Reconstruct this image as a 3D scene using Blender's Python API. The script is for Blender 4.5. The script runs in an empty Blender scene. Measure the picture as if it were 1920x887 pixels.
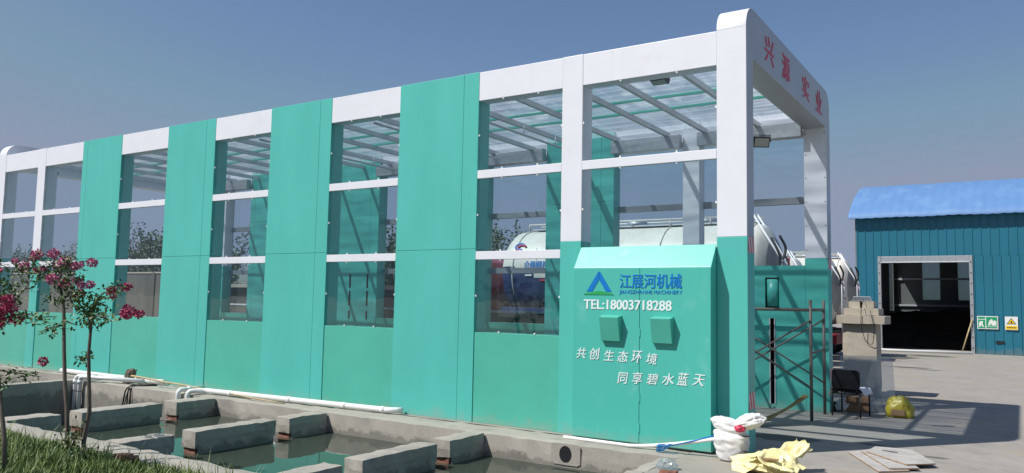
import bpy, bmesh, math, random
from mathutils import Vector, Matrix, noise
random.seed(7)
R_ = math.radians
SC = bpy.context.scene
COL = SC.collection

# ---------------------------------------------------------------- camera
cam_d = bpy.data.cameras.new('camera'); cam = bpy.data.objects.new('camera', cam_d); COL.objects.link(cam)
cr = Vector((0.8388734, 0.5439946, 0.0190096)); cu = Vector((0.028988, -0.0795204, 0.9964117)); cf = Vector((-0.5435542, 0.8353122, 0.0824769))
M = Matrix((cr, cu, -cf)).transposed().to_4x4(); M.translation = Vector((2.6570, -9.0963, 1.70))
cam.matrix_world = M
cam_d.sensor_width = 36; cam_d.lens = 1469.63/1920*36
cam_d.clip_start = .1; cam_d.clip_end = 4000
SC.camera = cam

# ---------------------------------------------------------------- sky, sun, exposure
SUN_DIR = Vector((2.58, 3.35, -5.31)).normalized()          # the way the light travels
elev = math.asin(-SUN_DIR.z); rot = math.atan2(-SUN_DIR.x, -SUN_DIR.y)
w = bpy.data.worlds.new('World'); SC.world = w; w.use_nodes = True
nt = w.node_tree; nt.nodes.clear()
wo = nt.nodes.new('ShaderNodeOutputWorld'); wb = nt.nodes.new('ShaderNodeBackground'); sk = nt.nodes.new('ShaderNodeTexSky')
sk.sky_type = 'NISHITA'; sk.sun_disc = False; sk.sun_elevation = elev; sk.sun_rotation = rot
sk.air_density = 1.0; sk.dust_density = 1.4; sk.ozone_density = 3.6; sk.altitude = 0
wb.inputs[1].default_value = 0.10
hz = nt.nodes.new('ShaderNodeMix'); hz.data_type = 'RGBA'; hz.blend_type = 'MULTIPLY'; hz.inputs[0].default_value = 1
hz.inputs[7].default_value = (1.0, 1.0, 1.03, 1)          # lilac summer haze
cap = nt.nodes.new('ShaderNodeMix'); cap.data_type = 'RGBA'; cap.blend_type = 'DARKEN'; cap.inputs[0].default_value = 1
cap.inputs[7].default_value = (2.55, 3.05, 4.2, 1)           # added cap on the glow round the sun, lowering fill light in shade
nt.links.new(sk.outputs[0], hz.inputs[6]); nt.links.new(hz.outputs[2], cap.inputs[6]); nt.links.new(cap.outputs[2], wb.inputs[0]); nt.links.new(wb.outputs[0], wo.inputs[0])
sl = bpy.data.lights.new('sun', 'SUN'); sl.energy = 4.8; sl.angle = R_(.53); sl.color = (1, .96, .90)
so = bpy.data.objects.new('sun', sl); COL.objects.link(so); so.location = (-20, -26, 41)
so.rotation_euler = SUN_DIR.to_track_quat('-Z', 'Y').to_euler()
SC.view_settings.view_transform = 'Standard'; SC.view_settings.look = 'None'
SC.view_settings.exposure = 0.09; SC.view_settings.gamma = 1; SC.view_settings.use_curve_mapping = False
SC.render.engine = 'CYCLES'
cy = SC.cycles
cy.max_bounces = 10; cy.transparent_max_bounces = 32; cy.diffuse_bounces = 4; cy.glossy_bounces = 4
cy.transmission_bounces = 6; cy.caustics_reflective = False; cy.caustics_refractive = False
cy.use_denoising = True; cy.sample_clamp_indirect = 6

# ---------------------------------------------------------------- materials
def N(t, typ, **kw):
    n = t.nodes.new(typ)
    for k, v in kw.items(): setattr(n, k, v)
    return n
def mat(name, col, rough=.5, metal=0., var=.08, scale=4., bump=0., bscale=40., spec=.5, stretch=(1,1,1), col2=None, thresh=None, coat=0., detail=6, coords='Object', sss=0):
    m = bpy.data.materials.new(name); m.use_nodes = True; t = m.node_tree
    b = t.nodes['Principled BSDF']
    tc = N(t, 'ShaderNodeTexCoord'); mp = N(t, 'ShaderNodeMapping'); mp.inputs['Scale'].default_value = stretch
    t.links.new(tc.outputs[coords], mp.inputs[0])
    nz = N(t, 'ShaderNodeTexNoise'); nz.inputs['Scale'].default_value = scale; nz.inputs['Detail'].default_value = detail; nz.inputs['Roughness'].default_value = .6
    t.links.new(mp.outputs[0], nz.inputs['Vector'])
    mr = N(t, 'ShaderNodeMapRange'); mr.inputs[1].default_value, mr.inputs[2].default_value = thresh or (.3, .7)
    t.links.new(nz.outputs['Fac'], mr.inputs[0])
    mx = N(t, 'ShaderNodeMix', data_type='RGBA')
    c = Vector(col)
    a = c*(1-var); d = Vector(col2) if col2 else c*(1+var)
    mx.inputs[6].default_value = (*a, 1); mx.inputs[7].default_value = (*[min(x, .95) for x in d], 1)
    t.links.new(mr.outputs[0], mx.inputs[0]); t.links.new(mx.outputs[2], b.inputs['Base Color'])
    b.inputs['Roughness'].default_value = rough; b.inputs['Metallic'].default_value = metal
    b.inputs['Specular IOR Level'].default_value = spec
    if coat: b.inputs['Coat Weight'].default_value = coat; b.inputs['Coat Roughness'].default_value = .08
    if bump:
        n2 = N(t, 'ShaderNodeTexNoise'); n2.inputs['Scale'].default_value = bscale; n2.inputs['Detail'].default_value = 8
        t.links.new(mp.outputs[0], n2.inputs['Vector'])
        bp = N(t, 'ShaderNodeBump'); bp.inputs['Strength'].default_value = bump; bp.inputs['Distance'].default_value = .02
        t.links.new(n2.outputs['Fac'], bp.inputs['Height']); t.links.new(bp.outputs[0], b.inputs['Normal'])
    return m

def glass(name, tint=(.905, .95, .965), refl=1., rough=.01, milk=0., milkcol=(.8, .85, .9), streak=False):
    m = bpy.data.materials.new(name); m.use_nodes = True; t = m.node_tree; t.nodes.clear()
    o = N(t, 'ShaderNodeOutputMaterial'); tr = N(t, 'ShaderNodeBsdfTransparent'); tr.inputs[0].default_value = (*tint, 1)
    gl = N(t, 'ShaderNodeBsdfGlossy'); gl.inputs['Roughness'].default_value = rough
    # Schlick reflectance from the angle of view, the same on both faces of the thin sheet
    lw = N(t, 'ShaderNodeLayerWeight'); lw.inputs[0].default_value = .5
    pw = N(t, 'ShaderNodeMath', operation='POWER'); pw.inputs[1].default_value = 5; t.links.new(lw.outputs['Facing'], pw.inputs[0])
    mu = N(t, 'ShaderNodeMath', operation='MULTIPLY_ADD'); mu.inputs[1].default_value = .96*refl; mu.inputs[2].default_value = .04*refl
    t.links.new(pw.outputs[0], mu.inputs[0]); mu.use_clamp = True
    base = tr.outputs[0]
    tc = N(t, 'ShaderNodeTexCoord'); mp = N(t, 'ShaderNodeMapping'); nz = N(t, 'ShaderNodeTexNoise')
    t.links.new(tc.outputs['Object'], mp.inputs[0]); t.links.new(mp.outputs[0], nz.inputs[0])
    if milk:
        df = N(t, 'ShaderNodeBsdfDiffuse'); df.inputs[0].default_value = (*milkcol, 1)
        tl = N(t, 'ShaderNodeBsdfTranslucent'); tl.inputs[0].default_value = (*milkcol, 1)
        m0 = N(t, 'ShaderNodeMixShader'); m0.inputs[0].default_value = .6
        t.links.new(df.outputs[0], m0.inputs[1]); t.links.new(tl.outputs[0], m0.inputs[2])
        m1 = N(t, 'ShaderNodeMixShader'); t.links.new(base, m1.inputs[1]); t.links.new(m0.outputs[0], m1.inputs[2])
        if streak:
            mp.inputs['Scale'].default_value = (.5, 5, 1); nz.inputs['Scale'].default_value = 1.6; nz.inputs['Detail'].default_value = 8
            mr = N(t, 'ShaderNodeMapRange'); mr.inputs[1].default_value = .35; mr.inputs[2].default_value = .75
            mr.inputs[3].default_value = milk*.45; mr.inputs[4].default_value = milk*1.7
            t.links.new(nz.outputs['Fac'], mr.inputs[0]); t.links.new(mr.outputs[0], m1.inputs[0])
        else: m1.inputs[0].default_value = milk
        base = m1.outputs[0]
    mx = N(t, 'ShaderNodeMixShader'); t.links.new(mu.outputs[0], mx.inputs[0]); t.links.new(base, mx.inputs[1]); t.links.new(gl.outputs[0], mx.inputs[2])
    t.links.new(mx.outputs[0], o.inputs[0])
    # slight waviness of the sheet
    n2 = N(t, 'ShaderNodeTexNoise'); n2.inputs['Scale'].default_value = 1.3 if not streak else 4
    t.links.new(tc.outputs['Object'], n2.inputs[0])
    bp = N(t, 'ShaderNodeBump'); bp.inputs['Strength'].default_value = .12 if not streak else .4; bp.inputs['Distance'].default_value = .03
    t.links.new(n2.outputs['Fac'], bp.inputs['Height']); t.links.new(bp.outputs[0], gl.inputs['Normal'])
    return m

MT = {}
MT['white'] = mat('white_painted_sheet', (.755, .775, .835), .38, var=.03, scale=2.2, bump=.02, bscale=6)
MT['teal'] = mat('teal_painted_sheet', (.088, .49, .43), .36, var=.05, scale=1.6, bump=.06, bscale=2.2, stretch=(1, 1, .35))
MT['teal_low'] = mat('teal_gloss_sheet', (.085, .45, .35), .30, var=.06, scale=1.2, bump=.03, bscale=4)
# cabinet: painted sheet with pale scuffs
MT['teal_scuff'] = mat('teal_sheet_with_pale_scuffs', (.075, .475, .40), .36, var=0, scale=3.2, col2=(.16, .53, .47), thresh=(.60, .78), bump=.03, bscale=5)
MT['steel'] = mat('galvanised_steel', (.42, .45, .48), .45, .55, var=.12, scale=9)
MT['steel_grey'] = mat('grey_painted_steel', (.58, .60, .63), .5, .1, var=.08, scale=5)
MT['bar_shade'] = mat('shaded_white_rail', (.27, .30, .33), .5, .1, var=.08)  # far-side white rails, their shade painted in as grey
MT['bright_steel'] = mat('bright_pressed_steel', (.72, .74, .78), .22, .85, var=.05)
MT['rust_steel'] = mat('worn_steel_tube', (.20, .19, .18), .6, .4, var=.2, scale=18, col2=(.24, .17, .12), thresh=(.5, .72))
MT['dark'] = mat('dark_metal', (.02, .021, .024), .45, .2, var=.2)
MT['black'] = mat('black_plastic', (.012, .012, .014), .7, spec=.25, var=.15, scale=12)
MT['rubber'] = mat('tyre_rubber', (.018, .018, .018), .8, var=.2, scale=12)
MT['pvc'] = mat('white_pvc', (.78, .79, .78), .33, var=.05, scale=6)
MT['portal_shade'] = mat('shaded_white_sheet', (.36, .385, .43), .32, .1, var=.06, scale=1.5, bump=.02, bscale=5)  # portal white darkened to paint shade on its front and underside
MT['blue_ink'] = mat('blue_lettering_film', (.0, .18, .56), .4, var=.02)
MT['green_ink'] = mat('green_lettering_film', (.02, .36, .10), .4, var=.02)
MT['white_ink'] = mat('white_lettering_film', (.74, .82, .82), .45, var=.06, scale=14)
MT['red_ink'] = mat('red_lettering_film', (.52, .035, .09), .4, var=.04)
MT['glass'] = glass('clear_window_sheet', refl=1.15)
MT['roof_glass'] = glass('streaky_clear_roof_sheet', tint=(.74, .79, .84), refl=1., rough=.12, milk=.50, milkcol=(.80, .86, .92), streak=True)
MT['plastic_sheet'] = glass('cloudy_clear_plastic', tint=(.90, .91, .92), refl=1., rough=.08, milk=.16, milkcol=(.7, .72, .75))
MT['plastic_film'] = glass('crumpled_clear_film', tint=(.93, .95, .97), refl=2.2, rough=.1, milk=.22)
MT['blue_mesh'] = glass('blue_netting', tint=(.40, .62, .85), refl=.5, rough=.3, milk=.45, milkcol=(.10, .32, .62))
MT['red_paint'] = mat('red_cab_paint', (.42, .03, .02), .3, var=.05, coat=.5)
MT['blue_paint'] = mat('dark_blue_truck_paint', (.009, .032, .12), .4, var=.2, scale=3)
MT['tank_white'] = mat('dusty_white_tank_paint', (.70, .665, .59), .42, var=.07, scale=1.6, col2=(.76, .74, .68), stretch=(1, 1, .5))
MT['tank_grey'] = mat('dusty_grey_tank_end', (.27, .27, .26), .5, var=.14, scale=2.4)
MT['tank_red'] = mat('dull_red_truck_paint', (.22, .02, .025), .4, var=.1)
MT['bark'] = mat('grey_brown_bark', (.13, .105, .085), .85, var=.3, scale=14, stretch=(1, 1, .25), bump=.4, bscale=30)
MT['wood'] = mat('weathered_plywood', (.41, .395, .375), .8, var=.34, scale=5, stretch=(1, 5, 1), bump=.2, bscale=20)
MT['ply_edge'] = mat('plywood_edge', (.34, .20, .11), .8, var=.25, scale=20)
MT['bamboo'] = mat('dry_bamboo', (.46, .36, .20), .55, var=.2, scale=8)
MT['straw'] = mat('dry_straw', (.42, .34, .14), .8, var=.3, scale=20)
MT['sackcloth'] = mat('white_woven_sack', (.76, .76, .76), .55, var=.05, scale=7, bump=.25, bscale=120)
MT['yellow_film'] = mat('pale_yellow_tarp', (.86, .77, .36), .42, var=.06, scale=5, col2=(.88, .80, .44))
MT['yellow_bag'] = mat('yellow_plastic_bag', (.44, .37, .04), .38, var=.22, scale=9)
MT['cardboard'] = mat('brown_cardboard', (.28, .17, .10), .8, var=.12)
MT['cloth'] = mat('white_rag', (.72, .72, .74), .85, var=.06, scale=10)
MT['brick'] = mat('broken_red_brick', (.22, .10, .07), .85, var=.35, scale=14, bump=.5, bscale=25)
MT['concrete_old'] = mat('old_plastered_concrete', (.52, .46, .37), .85, var=.14, scale=1.9, col2=(.38, .345, .29), bump=.25, bscale=26, stretch=(1, 1, .5))
MT['wall_dark'] = mat('weathered_wall_concrete', (.10, .098, .085), .9, var=.3, scale=2.4, stretch=(1, 1, .25), bump=.2, bscale=14)
MT['shed_dark'] = mat('dark_shed_wall', (.035, .04, .045), .8, var=.25, scale=3)
MT['pond_bed'] = mat('pond_bed_mud', (.05, .055, .04), .9, var=.2)
MT['blue_wall'] = mat('blue_profiled_sheet', (.014, .145, .22), .42, var=.07, scale=1.2, stretch=(1, 1, .35))
MT['blue_roof'] = mat('bright_blue_roof_sheet', (.11, .235, .47), .6, var=.05, scale=.8)
MT['hall_inside'] = mat('grey_hall_lining', (.17, .172, .17), .8, var=.15, scale=1.5)
MT['heap'] = mat('dark_bulk_heap', (.032, .029, .026), .95, var=.3, scale=3, bump=.6, bscale=9)
MT['frosted'] = glass('frosted_skylight_sheet', tint=(.72, .80, .80), refl=.4, rough=.3, milk=.6, milkcol=(.42, .52, .52))
MT['leaf'] = mat('dark_green_leaf', (.07, .135, .032), .5, var=.45, scale=9)
MT['leaf_olive'] = mat('olive_green_leaf', (.085, .11, .03), .5, var=.4, scale=7)  # olive leaf tone of the small shrub
MT['petal'] = mat('magenta_petal', (.56, .13, .27), .6, var=.3, scale=16, col2=(.72, .26, .42))
MT['petal_deep'] = mat('crimson_petal', (.46, .04, .12), .6, var=.3, scale=16, col2=(.58, .10, .22))
MT['tree_leaf'] = mat('background_tree_leaf', (.07, .12, .045), .6, var=.4, scale=1.3)
MT['grass'] = mat('grass_blade', (.11, .21, .035), .55, var=.4, scale=3.2, col2=(.24, .30, .09))
MT['soil'] = mat('lawn_soil', (.075, .085, .035), .95, var=.3, scale=5, bump=.5)
MT['sign_green'] = mat('green_sign_face', (.01, .30, .13), .4, var=.02)
MT['sign_white'] = mat('white_sign_face', (.74, .75, .74), .4, var=.02)
MT['sign_yellow'] = mat('yellow_sign_face', (.80, .55, .02), .4, var=.02)
MT['orange_clip'] = mat('white_plastic_clip', (.85, .86, .86), .4, var=.02)
MT['lens'] = mat('floodlight_lens', (.35, .37, .33), .15, var=.1, scale=20)

def weather(m, scale, stretch, lo, hi, col, amt, zlo=None, zhi=None, detail=8):
    """lay stain marks of their own shape over a finished material; zlo..zhi keeps them to a band above the ground"""
    t = m.node_tree; b = t.nodes['Principled BSDF']; src = b.inputs['Base Color'].links[0].from_socket
    tc = N(t, 'ShaderNodeTexCoord'); mp = N(t, 'ShaderNodeMapping'); mp.inputs['Scale'].default_value = stretch; t.links.new(tc.outputs['Object'], mp.inputs[0])
    nz = N(t, 'ShaderNodeTexNoise'); nz.inputs['Scale'].default_value = scale; nz.inputs['Detail'].default_value = detail; nz.inputs['Roughness'].default_value = .62
    t.links.new(mp.outputs[0], nz.inputs[0]); fac = nz.outputs['Fac']
    if zlo is not None:
        sp = N(t, 'ShaderNodeSeparateXYZ'); t.links.new(tc.outputs['Object'], sp.inputs[0])
        zr = N(t, 'ShaderNodeMapRange'); zr.inputs[1].default_value = zlo; zr.inputs[2].default_value = zhi; zr.inputs[3].default_value = .28; zr.inputs[4].default_value = -.28
        t.links.new(sp.outputs['Z'], zr.inputs[0]); ad = N(t, 'ShaderNodeMath', operation='ADD'); t.links.new(fac, ad.inputs[0]); t.links.new(zr.outputs[0], ad.inputs[1]); fac = ad.outputs[0]
    mr = N(t, 'ShaderNodeMapRange'); mr.inputs[1].default_value = lo; mr.inputs[2].default_value = hi; mr.inputs[4].default_value = amt
    t.links.new(fac, mr.inputs[0]); mx = N(t, 'ShaderNodeMix', data_type='RGBA'); t.links.new(mr.outputs[0], mx.inputs[0]); t.links.new(src, mx.inputs[6]); mx.inputs[7].default_value = (*col, 1)
    t.links.new(mx.outputs[2], b.inputs['Base Color'])
for k_ in ('teal', 'teal_low', 'teal_scuff'):
    weather(MT[k_], 2.2, (1.4, 1, .8), .64, .76, (.20, .53, .46), .28)            # pale rubbed smears
    weather(MT[k_], 9, (1, 1, .12), .60, .80, (.06, .38, .32), .28)              # thin run marks
    weather(MT[k_], 5, (1, 1, 1), .52, .80, (.28, .36, .30), .45, .0, .30)       # splashed dust at the foot
weather(MT['white'], 7, (1, 1, .10), .60, .82, (.55, .55, .55), .35)
weather(MT['white'], 2, (1, 1, 1), .60, .75, (.66, .665, .69), .5)
weather(MT['tank_white'], 6, (1, 1, .15), .55, .75, (.42, .38, .32), .5)
weather(MT['blue_wall'], 3, (1, 1, .2), .55, .75, (.03, .13, .19), .5)
weather(MT['blue_wall'], 6, (1, 1, 1), .5, .7, (.16, .18, .17), .45, .0, .5)
weather(MT['blue_roof'], 1.4, (1, .25, 1), .5, .72, (.20, .36, .56), .5)
weather(MT['concrete_old'], 5, (1, 1, .2), .52, .72, (.24, .22, .19), .6)
def concrete(name, base, dark, stains_and_shade=()):
    """grey concrete with broad staining, fine grain and pale trowel marks; stains_and_shade = (x, y, rx, ry) dark patches: damp spots, and tree shadow painted in"""
    m = mat(name, base, .82, var=.10, scale=.9, bump=.18, bscale=38, detail=10)
    t = m.node_tree; b = t.nodes['Principled BSDF']; src = b.inputs['Base Color'].links[0].from_socket
    tc = N(t, 'ShaderNodeTexCoord')
    def layer(src, scale, stretch, lo, hi, col, amt, detail=8):
        mp = N(t, 'ShaderNodeMapping'); mp.inputs['Scale'].default_value = stretch; t.links.new(tc.outputs['Object'], mp.inputs[0])
        nz = N(t, 'ShaderNodeTexNoise'); nz.inputs['Scale'].default_value = scale; nz.inputs['Detail'].default_value = detail; nz.inputs['Roughness'].default_value = .65
        t.links.new(mp.outputs[0], nz.inputs[0])
        mr = N(t, 'ShaderNodeMapRange'); mr.inputs[1].default_value = lo; mr.inputs[2].default_value = hi; mr.inputs[4].default_value = amt
        t.links.new(nz.outputs['Fac'], mr.inputs[0])
        mx = N(t, 'ShaderNodeMix', data_type='RGBA'); t.links.new(mr.outputs[0], mx.inputs[0]); t.links.new(src, mx.inputs[6]); mx.inputs[7].default_value = (*col, 1)
        return mx.outputs[2]
    src = layer(src, 2.6, (1, 1, 1), .5, .68, dark, .55)
    src = layer(src, 24, (1, 1, 1), .55, .72, [c*.75 for c in base], .45)
    src = layer(src, 1.2, (1, 3.5, 1), .54, .66, [min(1, c*1.22) for c in base], .6)
    for (x, y, rx, ry) in stains_and_shade:
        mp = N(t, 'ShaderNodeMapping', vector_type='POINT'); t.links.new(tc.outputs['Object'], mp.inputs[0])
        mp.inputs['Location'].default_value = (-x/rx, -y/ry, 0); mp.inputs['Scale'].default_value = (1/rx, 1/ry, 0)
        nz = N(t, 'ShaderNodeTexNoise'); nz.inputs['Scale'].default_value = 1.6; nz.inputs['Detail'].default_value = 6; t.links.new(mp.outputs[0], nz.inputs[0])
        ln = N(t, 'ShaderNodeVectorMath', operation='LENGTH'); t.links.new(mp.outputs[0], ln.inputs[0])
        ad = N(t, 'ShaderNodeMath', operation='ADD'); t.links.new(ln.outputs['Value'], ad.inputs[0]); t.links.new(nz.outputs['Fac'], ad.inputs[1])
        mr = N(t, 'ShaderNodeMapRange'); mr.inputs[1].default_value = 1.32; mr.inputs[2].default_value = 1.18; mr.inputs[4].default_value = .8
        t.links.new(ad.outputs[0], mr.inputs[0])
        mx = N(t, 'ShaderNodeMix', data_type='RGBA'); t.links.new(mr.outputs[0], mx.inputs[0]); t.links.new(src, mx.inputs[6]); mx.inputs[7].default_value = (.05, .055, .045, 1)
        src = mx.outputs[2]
    t.links.new(src, b.inputs['Base Color'])
    return m
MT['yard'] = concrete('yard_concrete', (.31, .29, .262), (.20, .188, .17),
                      stains_and_shade=((.0, 1.55, .62, .34), (1.02, 1.75, .22, .10), (1.35, 1.62, .25, .08), (1.7, 1.3, .3, .09), (-1.6, 21.5, 1.6, 1.6), (-.3, 23.5, 1.3, .8), (-.2, 16.6, .8, .35), (-1.7, 17.5, .8, .9), (.4, 16.0, .5, .2)))  # patches before the hall are a painted tree shadow; near ones are damp
weather(MT['yard'], .7, (1, 1, 1), .50, .66, (.34, .285, .21), .55)
weather(MT['yard'], 11, (1, 1, 1), .60, .70, (.16, .15, .135), .5)
MT['pond_wall'] = concrete('pond_wall_concrete', (.36, .335, .295), (.20, .19, .175))
weather(MT['pond_wall'], 5, (1, 1, 1), .46, .56, (.10, .10, .09), .55, -.32, -.08)      # damp tide line above the water

def stripes(name, ca, cb, freq, ang):
    m = bpy.data.materials.new(name); m.use_nodes = True; t = m.node_tree; b = t.nodes['Principled BSDF']
    tc = N(t, 'ShaderNodeTexCoord'); sp = N(t, 'ShaderNodeSeparateXYZ'); t.links.new(tc.outputs['Object'], sp.inputs[0])
    a = N(t, 'ShaderNodeMath', operation='MULTIPLY'); a.inputs[1].default_value = freq*math.cos(ang); t.links.new(sp.outputs['Y'], a.inputs[0])
    c = N(t, 'ShaderNodeMath', operation='MULTIPLY_ADD'); c.inputs[1].default_value = freq*math.sin(ang); t.links.new(sp.outputs['Z'], c.inputs[0]); t.links.new(a.outputs[0], c.inputs[2])
    f = N(t, 'ShaderNodeMath', operation='FRACT'); t.links.new(c.outputs[0], f.inputs[0])
    g = N(t, 'ShaderNodeMath', operation='GREATER_THAN'); g.inputs[1].default_value = .5; t.links.new(f.outputs[0], g.inputs[0])
    mx = N(t, 'ShaderNodeMix', data_type='RGBA'); mx.inputs[6].default_value = (*ca, 1); mx.inputs[7].default_value = (*cb, 1)
    t.links.new(g.outputs[0], mx.inputs[0]); t.links.new(mx.outputs[2], b.inputs['Base Color']); b.inputs['Roughness'].default_value = .35
    return m
MT['hazard'] = stripes('red_white_hazard_stripes', (.55, .04, .05), (.62, .62, .64), 11, R_(20))

def water_mat():
    m = bpy.data.materials.new('murky_pond_water'); m.use_nodes = True; t = m.node_tree; b = t.nodes['Principled BSDF']
    b.inputs['Base Color'].default_value = (.042, .055, .042, 1); b.inputs['Roughness'].default_value = .03; b.inputs['IOR'].default_value = 1.33
    tc = N(t, 'ShaderNodeTexCoord'); nz = N(t, 'ShaderNodeTexNoise'); nz.inputs['Scale'].default_value = 2.2; nz.inputs['Detail'].default_value = 2
    t.links.new(tc.outputs['Object'], nz.inputs[0])
    bp = N(t, 'ShaderNodeBump'); bp.inputs['Strength'].default_value = .035; bp.inputs['Distance'].default_value = .05
    t.links.new(nz.outputs['Fac'], bp.inputs['Height']); t.links.new(bp.outputs[0], b.inputs['Normal'])
    return m
MT['water'] = water_mat()

# ---------------------------------------------------------------- mesh helpers
class MB:
    def __init__(s): s.v = []; s.f = []; s.sm = []; s.mi = []
    def add(s, vs, fs, smooth=False, mi=0):
        o = len(s.v); s.v += [tuple(v) for v in vs]
        s.f += [tuple(i+o for i in f) for f in fs]; s.sm += [smooth]*len(fs); s.mi += [mi]*len(fs); return s
    def box(s, x0, x1, y0, y1, z0, z1, mi=0):
        vs = [(x0,y0,z0),(x1,y0,z0),(x1,y1,z0),(x0,y1,z0),(x0,y0,z1),(x1,y0,z1),(x1,y1,z1),(x0,y1,z1)]
        return s.add(vs, [(0,3,2,1),(4,5,6,7),(0,1,5,4),(1,2,6,5),(2,3,7,6),(3,0,4,7)], mi=mi)
    def prism(s, poly, axis, a, b, mi=0):
        """poly: 2D points; axis 0: poly in YZ, 1: XZ, 2: XY; extruded a..b along axis"""
        def P(p, h): return (h,p[0],p[1]) if axis == 0 else (p[0],h,p[1]) if axis == 1 else (p[0],p[1],h)
        n = len(poly); vs = [P(p,a) for p in poly]+[P(p,b) for p in poly]
        fs = [tuple(range(n)), tuple(range(2*n-1, n-1, -1))]+[(i,(i+1)%n,(i+1)%n+n,i+n)[::-1] for i in range(n)]
        return s.add(vs, fs, mi=mi)
    def tube(s, pts, r, n=10, cap=True, mi=0):
        pts = [Vector(p) for p in pts]; rs = r if isinstance(r, (list, tuple)) else [r]*len(pts)
        vs = []; fs = []; prev = None
        for i, p in enumerate(pts):
            d = (pts[min(i+1, len(pts)-1)]-pts[max(i-1, 0)]).normalized()
            if prev is None:
                u = d.orthogonal().normalized()
            else:
                u = (prev-d*prev.dot(d)).normalized()
            prev = u; v = d.cross(u)
            for k in range(n):
                a = 2*math.pi*k/n; vs.append(p+(u*math.cos(a)+v*math.sin(a))*rs[i])
        for i in range(len(pts)-1):
            for k in range(n): fs.append((i*n+k, i*n+(k+1)%n, (i+1)*n+(k+1)%n, (i+1)*n+k))
        if cap: fs += [tuple(range(n))[::-1], tuple(range((len(pts)-1)*n, len(pts)*n))]
        return s.add(vs, fs, True, mi)
    def build(s, name, m, parent=None, bevel=0., seg=2, fix=True, **tags):
        me = bpy.data.meshes.new(name); me.from_pydata(s.v, [], s.f)
        ms = m if isinstance(m, (list, tuple)) else [m]
        for x in ms: me.materials.append(x)
        me.polygons.foreach_set('use_smooth', s.sm); me.polygons.foreach_set('material_index', s.mi); me.update()
        if fix or bevel:
            bm = bmesh.new(); bm.from_mesh(me)
            if fix: bmesh.ops.recalc_face_normals(bm, faces=bm.faces)
            if bevel:
                es = [e for e in bm.edges if e.is_manifold and e.calc_face_angle(0) > .5]
                bmesh.ops.bevel(bm, geom=es, offset=bevel, segments=seg, profile=.6, affect='EDGES', clamp_overlap=True)
            bm.to_mesh(me); bm.free()
        o = bpy.data.objects.new(name, me); COL.objects.link(o)
        if parent: o.parent = parent
        for k, v in tags.items(): o[k] = v
        return o
def link(name, me, parent=None, **tags):
    o = bpy.data.objects.new(name, me); COL.objects.link(o)
    if parent: o.parent = parent
    for k, v in tags.items(): o[k] = v
    return o
def thing(name, label, cat, loc=(0,0,0), rz=0, group=None):
    o = bpy.data.objects.new(name, None); COL.objects.link(o); o.location = loc; o.rotation_euler = (0,0,rz)
    o.empty_display_size = .2
    o['label'] = label; o['category'] = cat
    if group: o['group'] = group
    return o
def tag(o, label, cat, group=None):
    o['label'] = label; o['category'] = cat
    if group: o['group'] = group
    return o
def dup(root, loc, rz, label=None, scale=None):
    r = root.copy(); COL.objects.link(r); r.location = loc; r.rotation_euler = (0,0,rz)
    if scale: r.scale = scale
    if label: r['label'] = label
    def kids(a, b):
        for ch in list(a.children):
            c = ch.copy(); COL.objects.link(c); c.parent = b; kids(ch, c)
    kids(root, r)
    return r
def grid_box(x0, x1, y0, y1, z0, z1, step, amp, fs=6., seed=0, rnd=.0):
    """box with its faces cut into small quads and roughened, so edges look chipped"""
    bm = bmesh.new(); bmesh.ops.create_cube(bm, size=1)
    dims = Vector((x1-x0, y1-y0, z1-z0)); c = Vector(((x0+x1)/2, (y0+y1)/2, (z0+z1)/2))
    for v in bm.verts: v.co = Vector((v.co.x*dims.x, v.co.y*dims.y, v.co.z*dims.z))
    for ax in range(3):
        n = max(1, int(dims[ax]/step))
        for k in range(1, n):
            co = Vector((0,0,0)); co[ax] = -dims[ax]/2+dims[ax]*k/n; no = Vector((0,0,0)); no[ax] = 1
            bmesh.ops.bisect_plane(bm, geom=bm.verts[:]+bm.edges[:]+bm.faces[:], plane_co=co, plane_no=no)
    h = dims/2
    for v in bm.verts:
        p = v.co.copy(); on = [abs(abs(p[i])-h[i]) < 1e-5 for i in range(3)]
        q = (p+c)*fs+Vector((seed*7.1, 0, 0))
        d = noise.noise_vector(q)*amp+noise.noise_vector(q*3.1)*amp*.5
        if sum(on) >= 2:                      # edges: chip inwards
            k = abs(noise.noise(q*1.3))*amp*2.2+rnd
            for i in range(3):
                if on[i]: p[i] -= math.copysign(k, p[i])
        v.co = p+c+d
    bmesh.ops.recalc_face_normals(bm, faces=bm.faces)
    me = bpy.data.meshes.new('rough'); bm.to_mesh(me); bm.free()
    for p in me.polygons: p.use_smooth = False
    return me
def text_mesh(body, x0, x1, z0, z1, off=0., shear=0., thick=.003):
    """lettering as a flat mesh in the XZ plane facing -Y, fitted to the box"""
    c = bpy.data.curves.new('lettering', 'FONT'); c.body = body; c.size = 1; c.offset = off; c.extrude = thick; c.shear = shear; c.resolution_u = 4
    o = bpy.data.objects.new('lettering', c); COL.objects.link(o)
    bpy.context.view_layer.update()
    me = bpy.data.meshes.new_from_object(o.evaluated_get(bpy.context.evaluated_depsgraph_get()))
    bpy.data.objects.remove(o); bpy.data.curves.remove(c)
    xs = [v.co.x for v in me.vertices]; ys = [v.co.y for v in me.vertices]
    a, b, p, q = min(xs), max(xs), min(ys), max(ys)
    for v in me.vertices:
        v.co = Vector((x0+(v.co.x-a)/(b-a)*(x1-x0), -v.co.z, z0+(v.co.y-p)/(q-p)*(z1-z0)))
    me.name = 'lettering'
    return me
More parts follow.
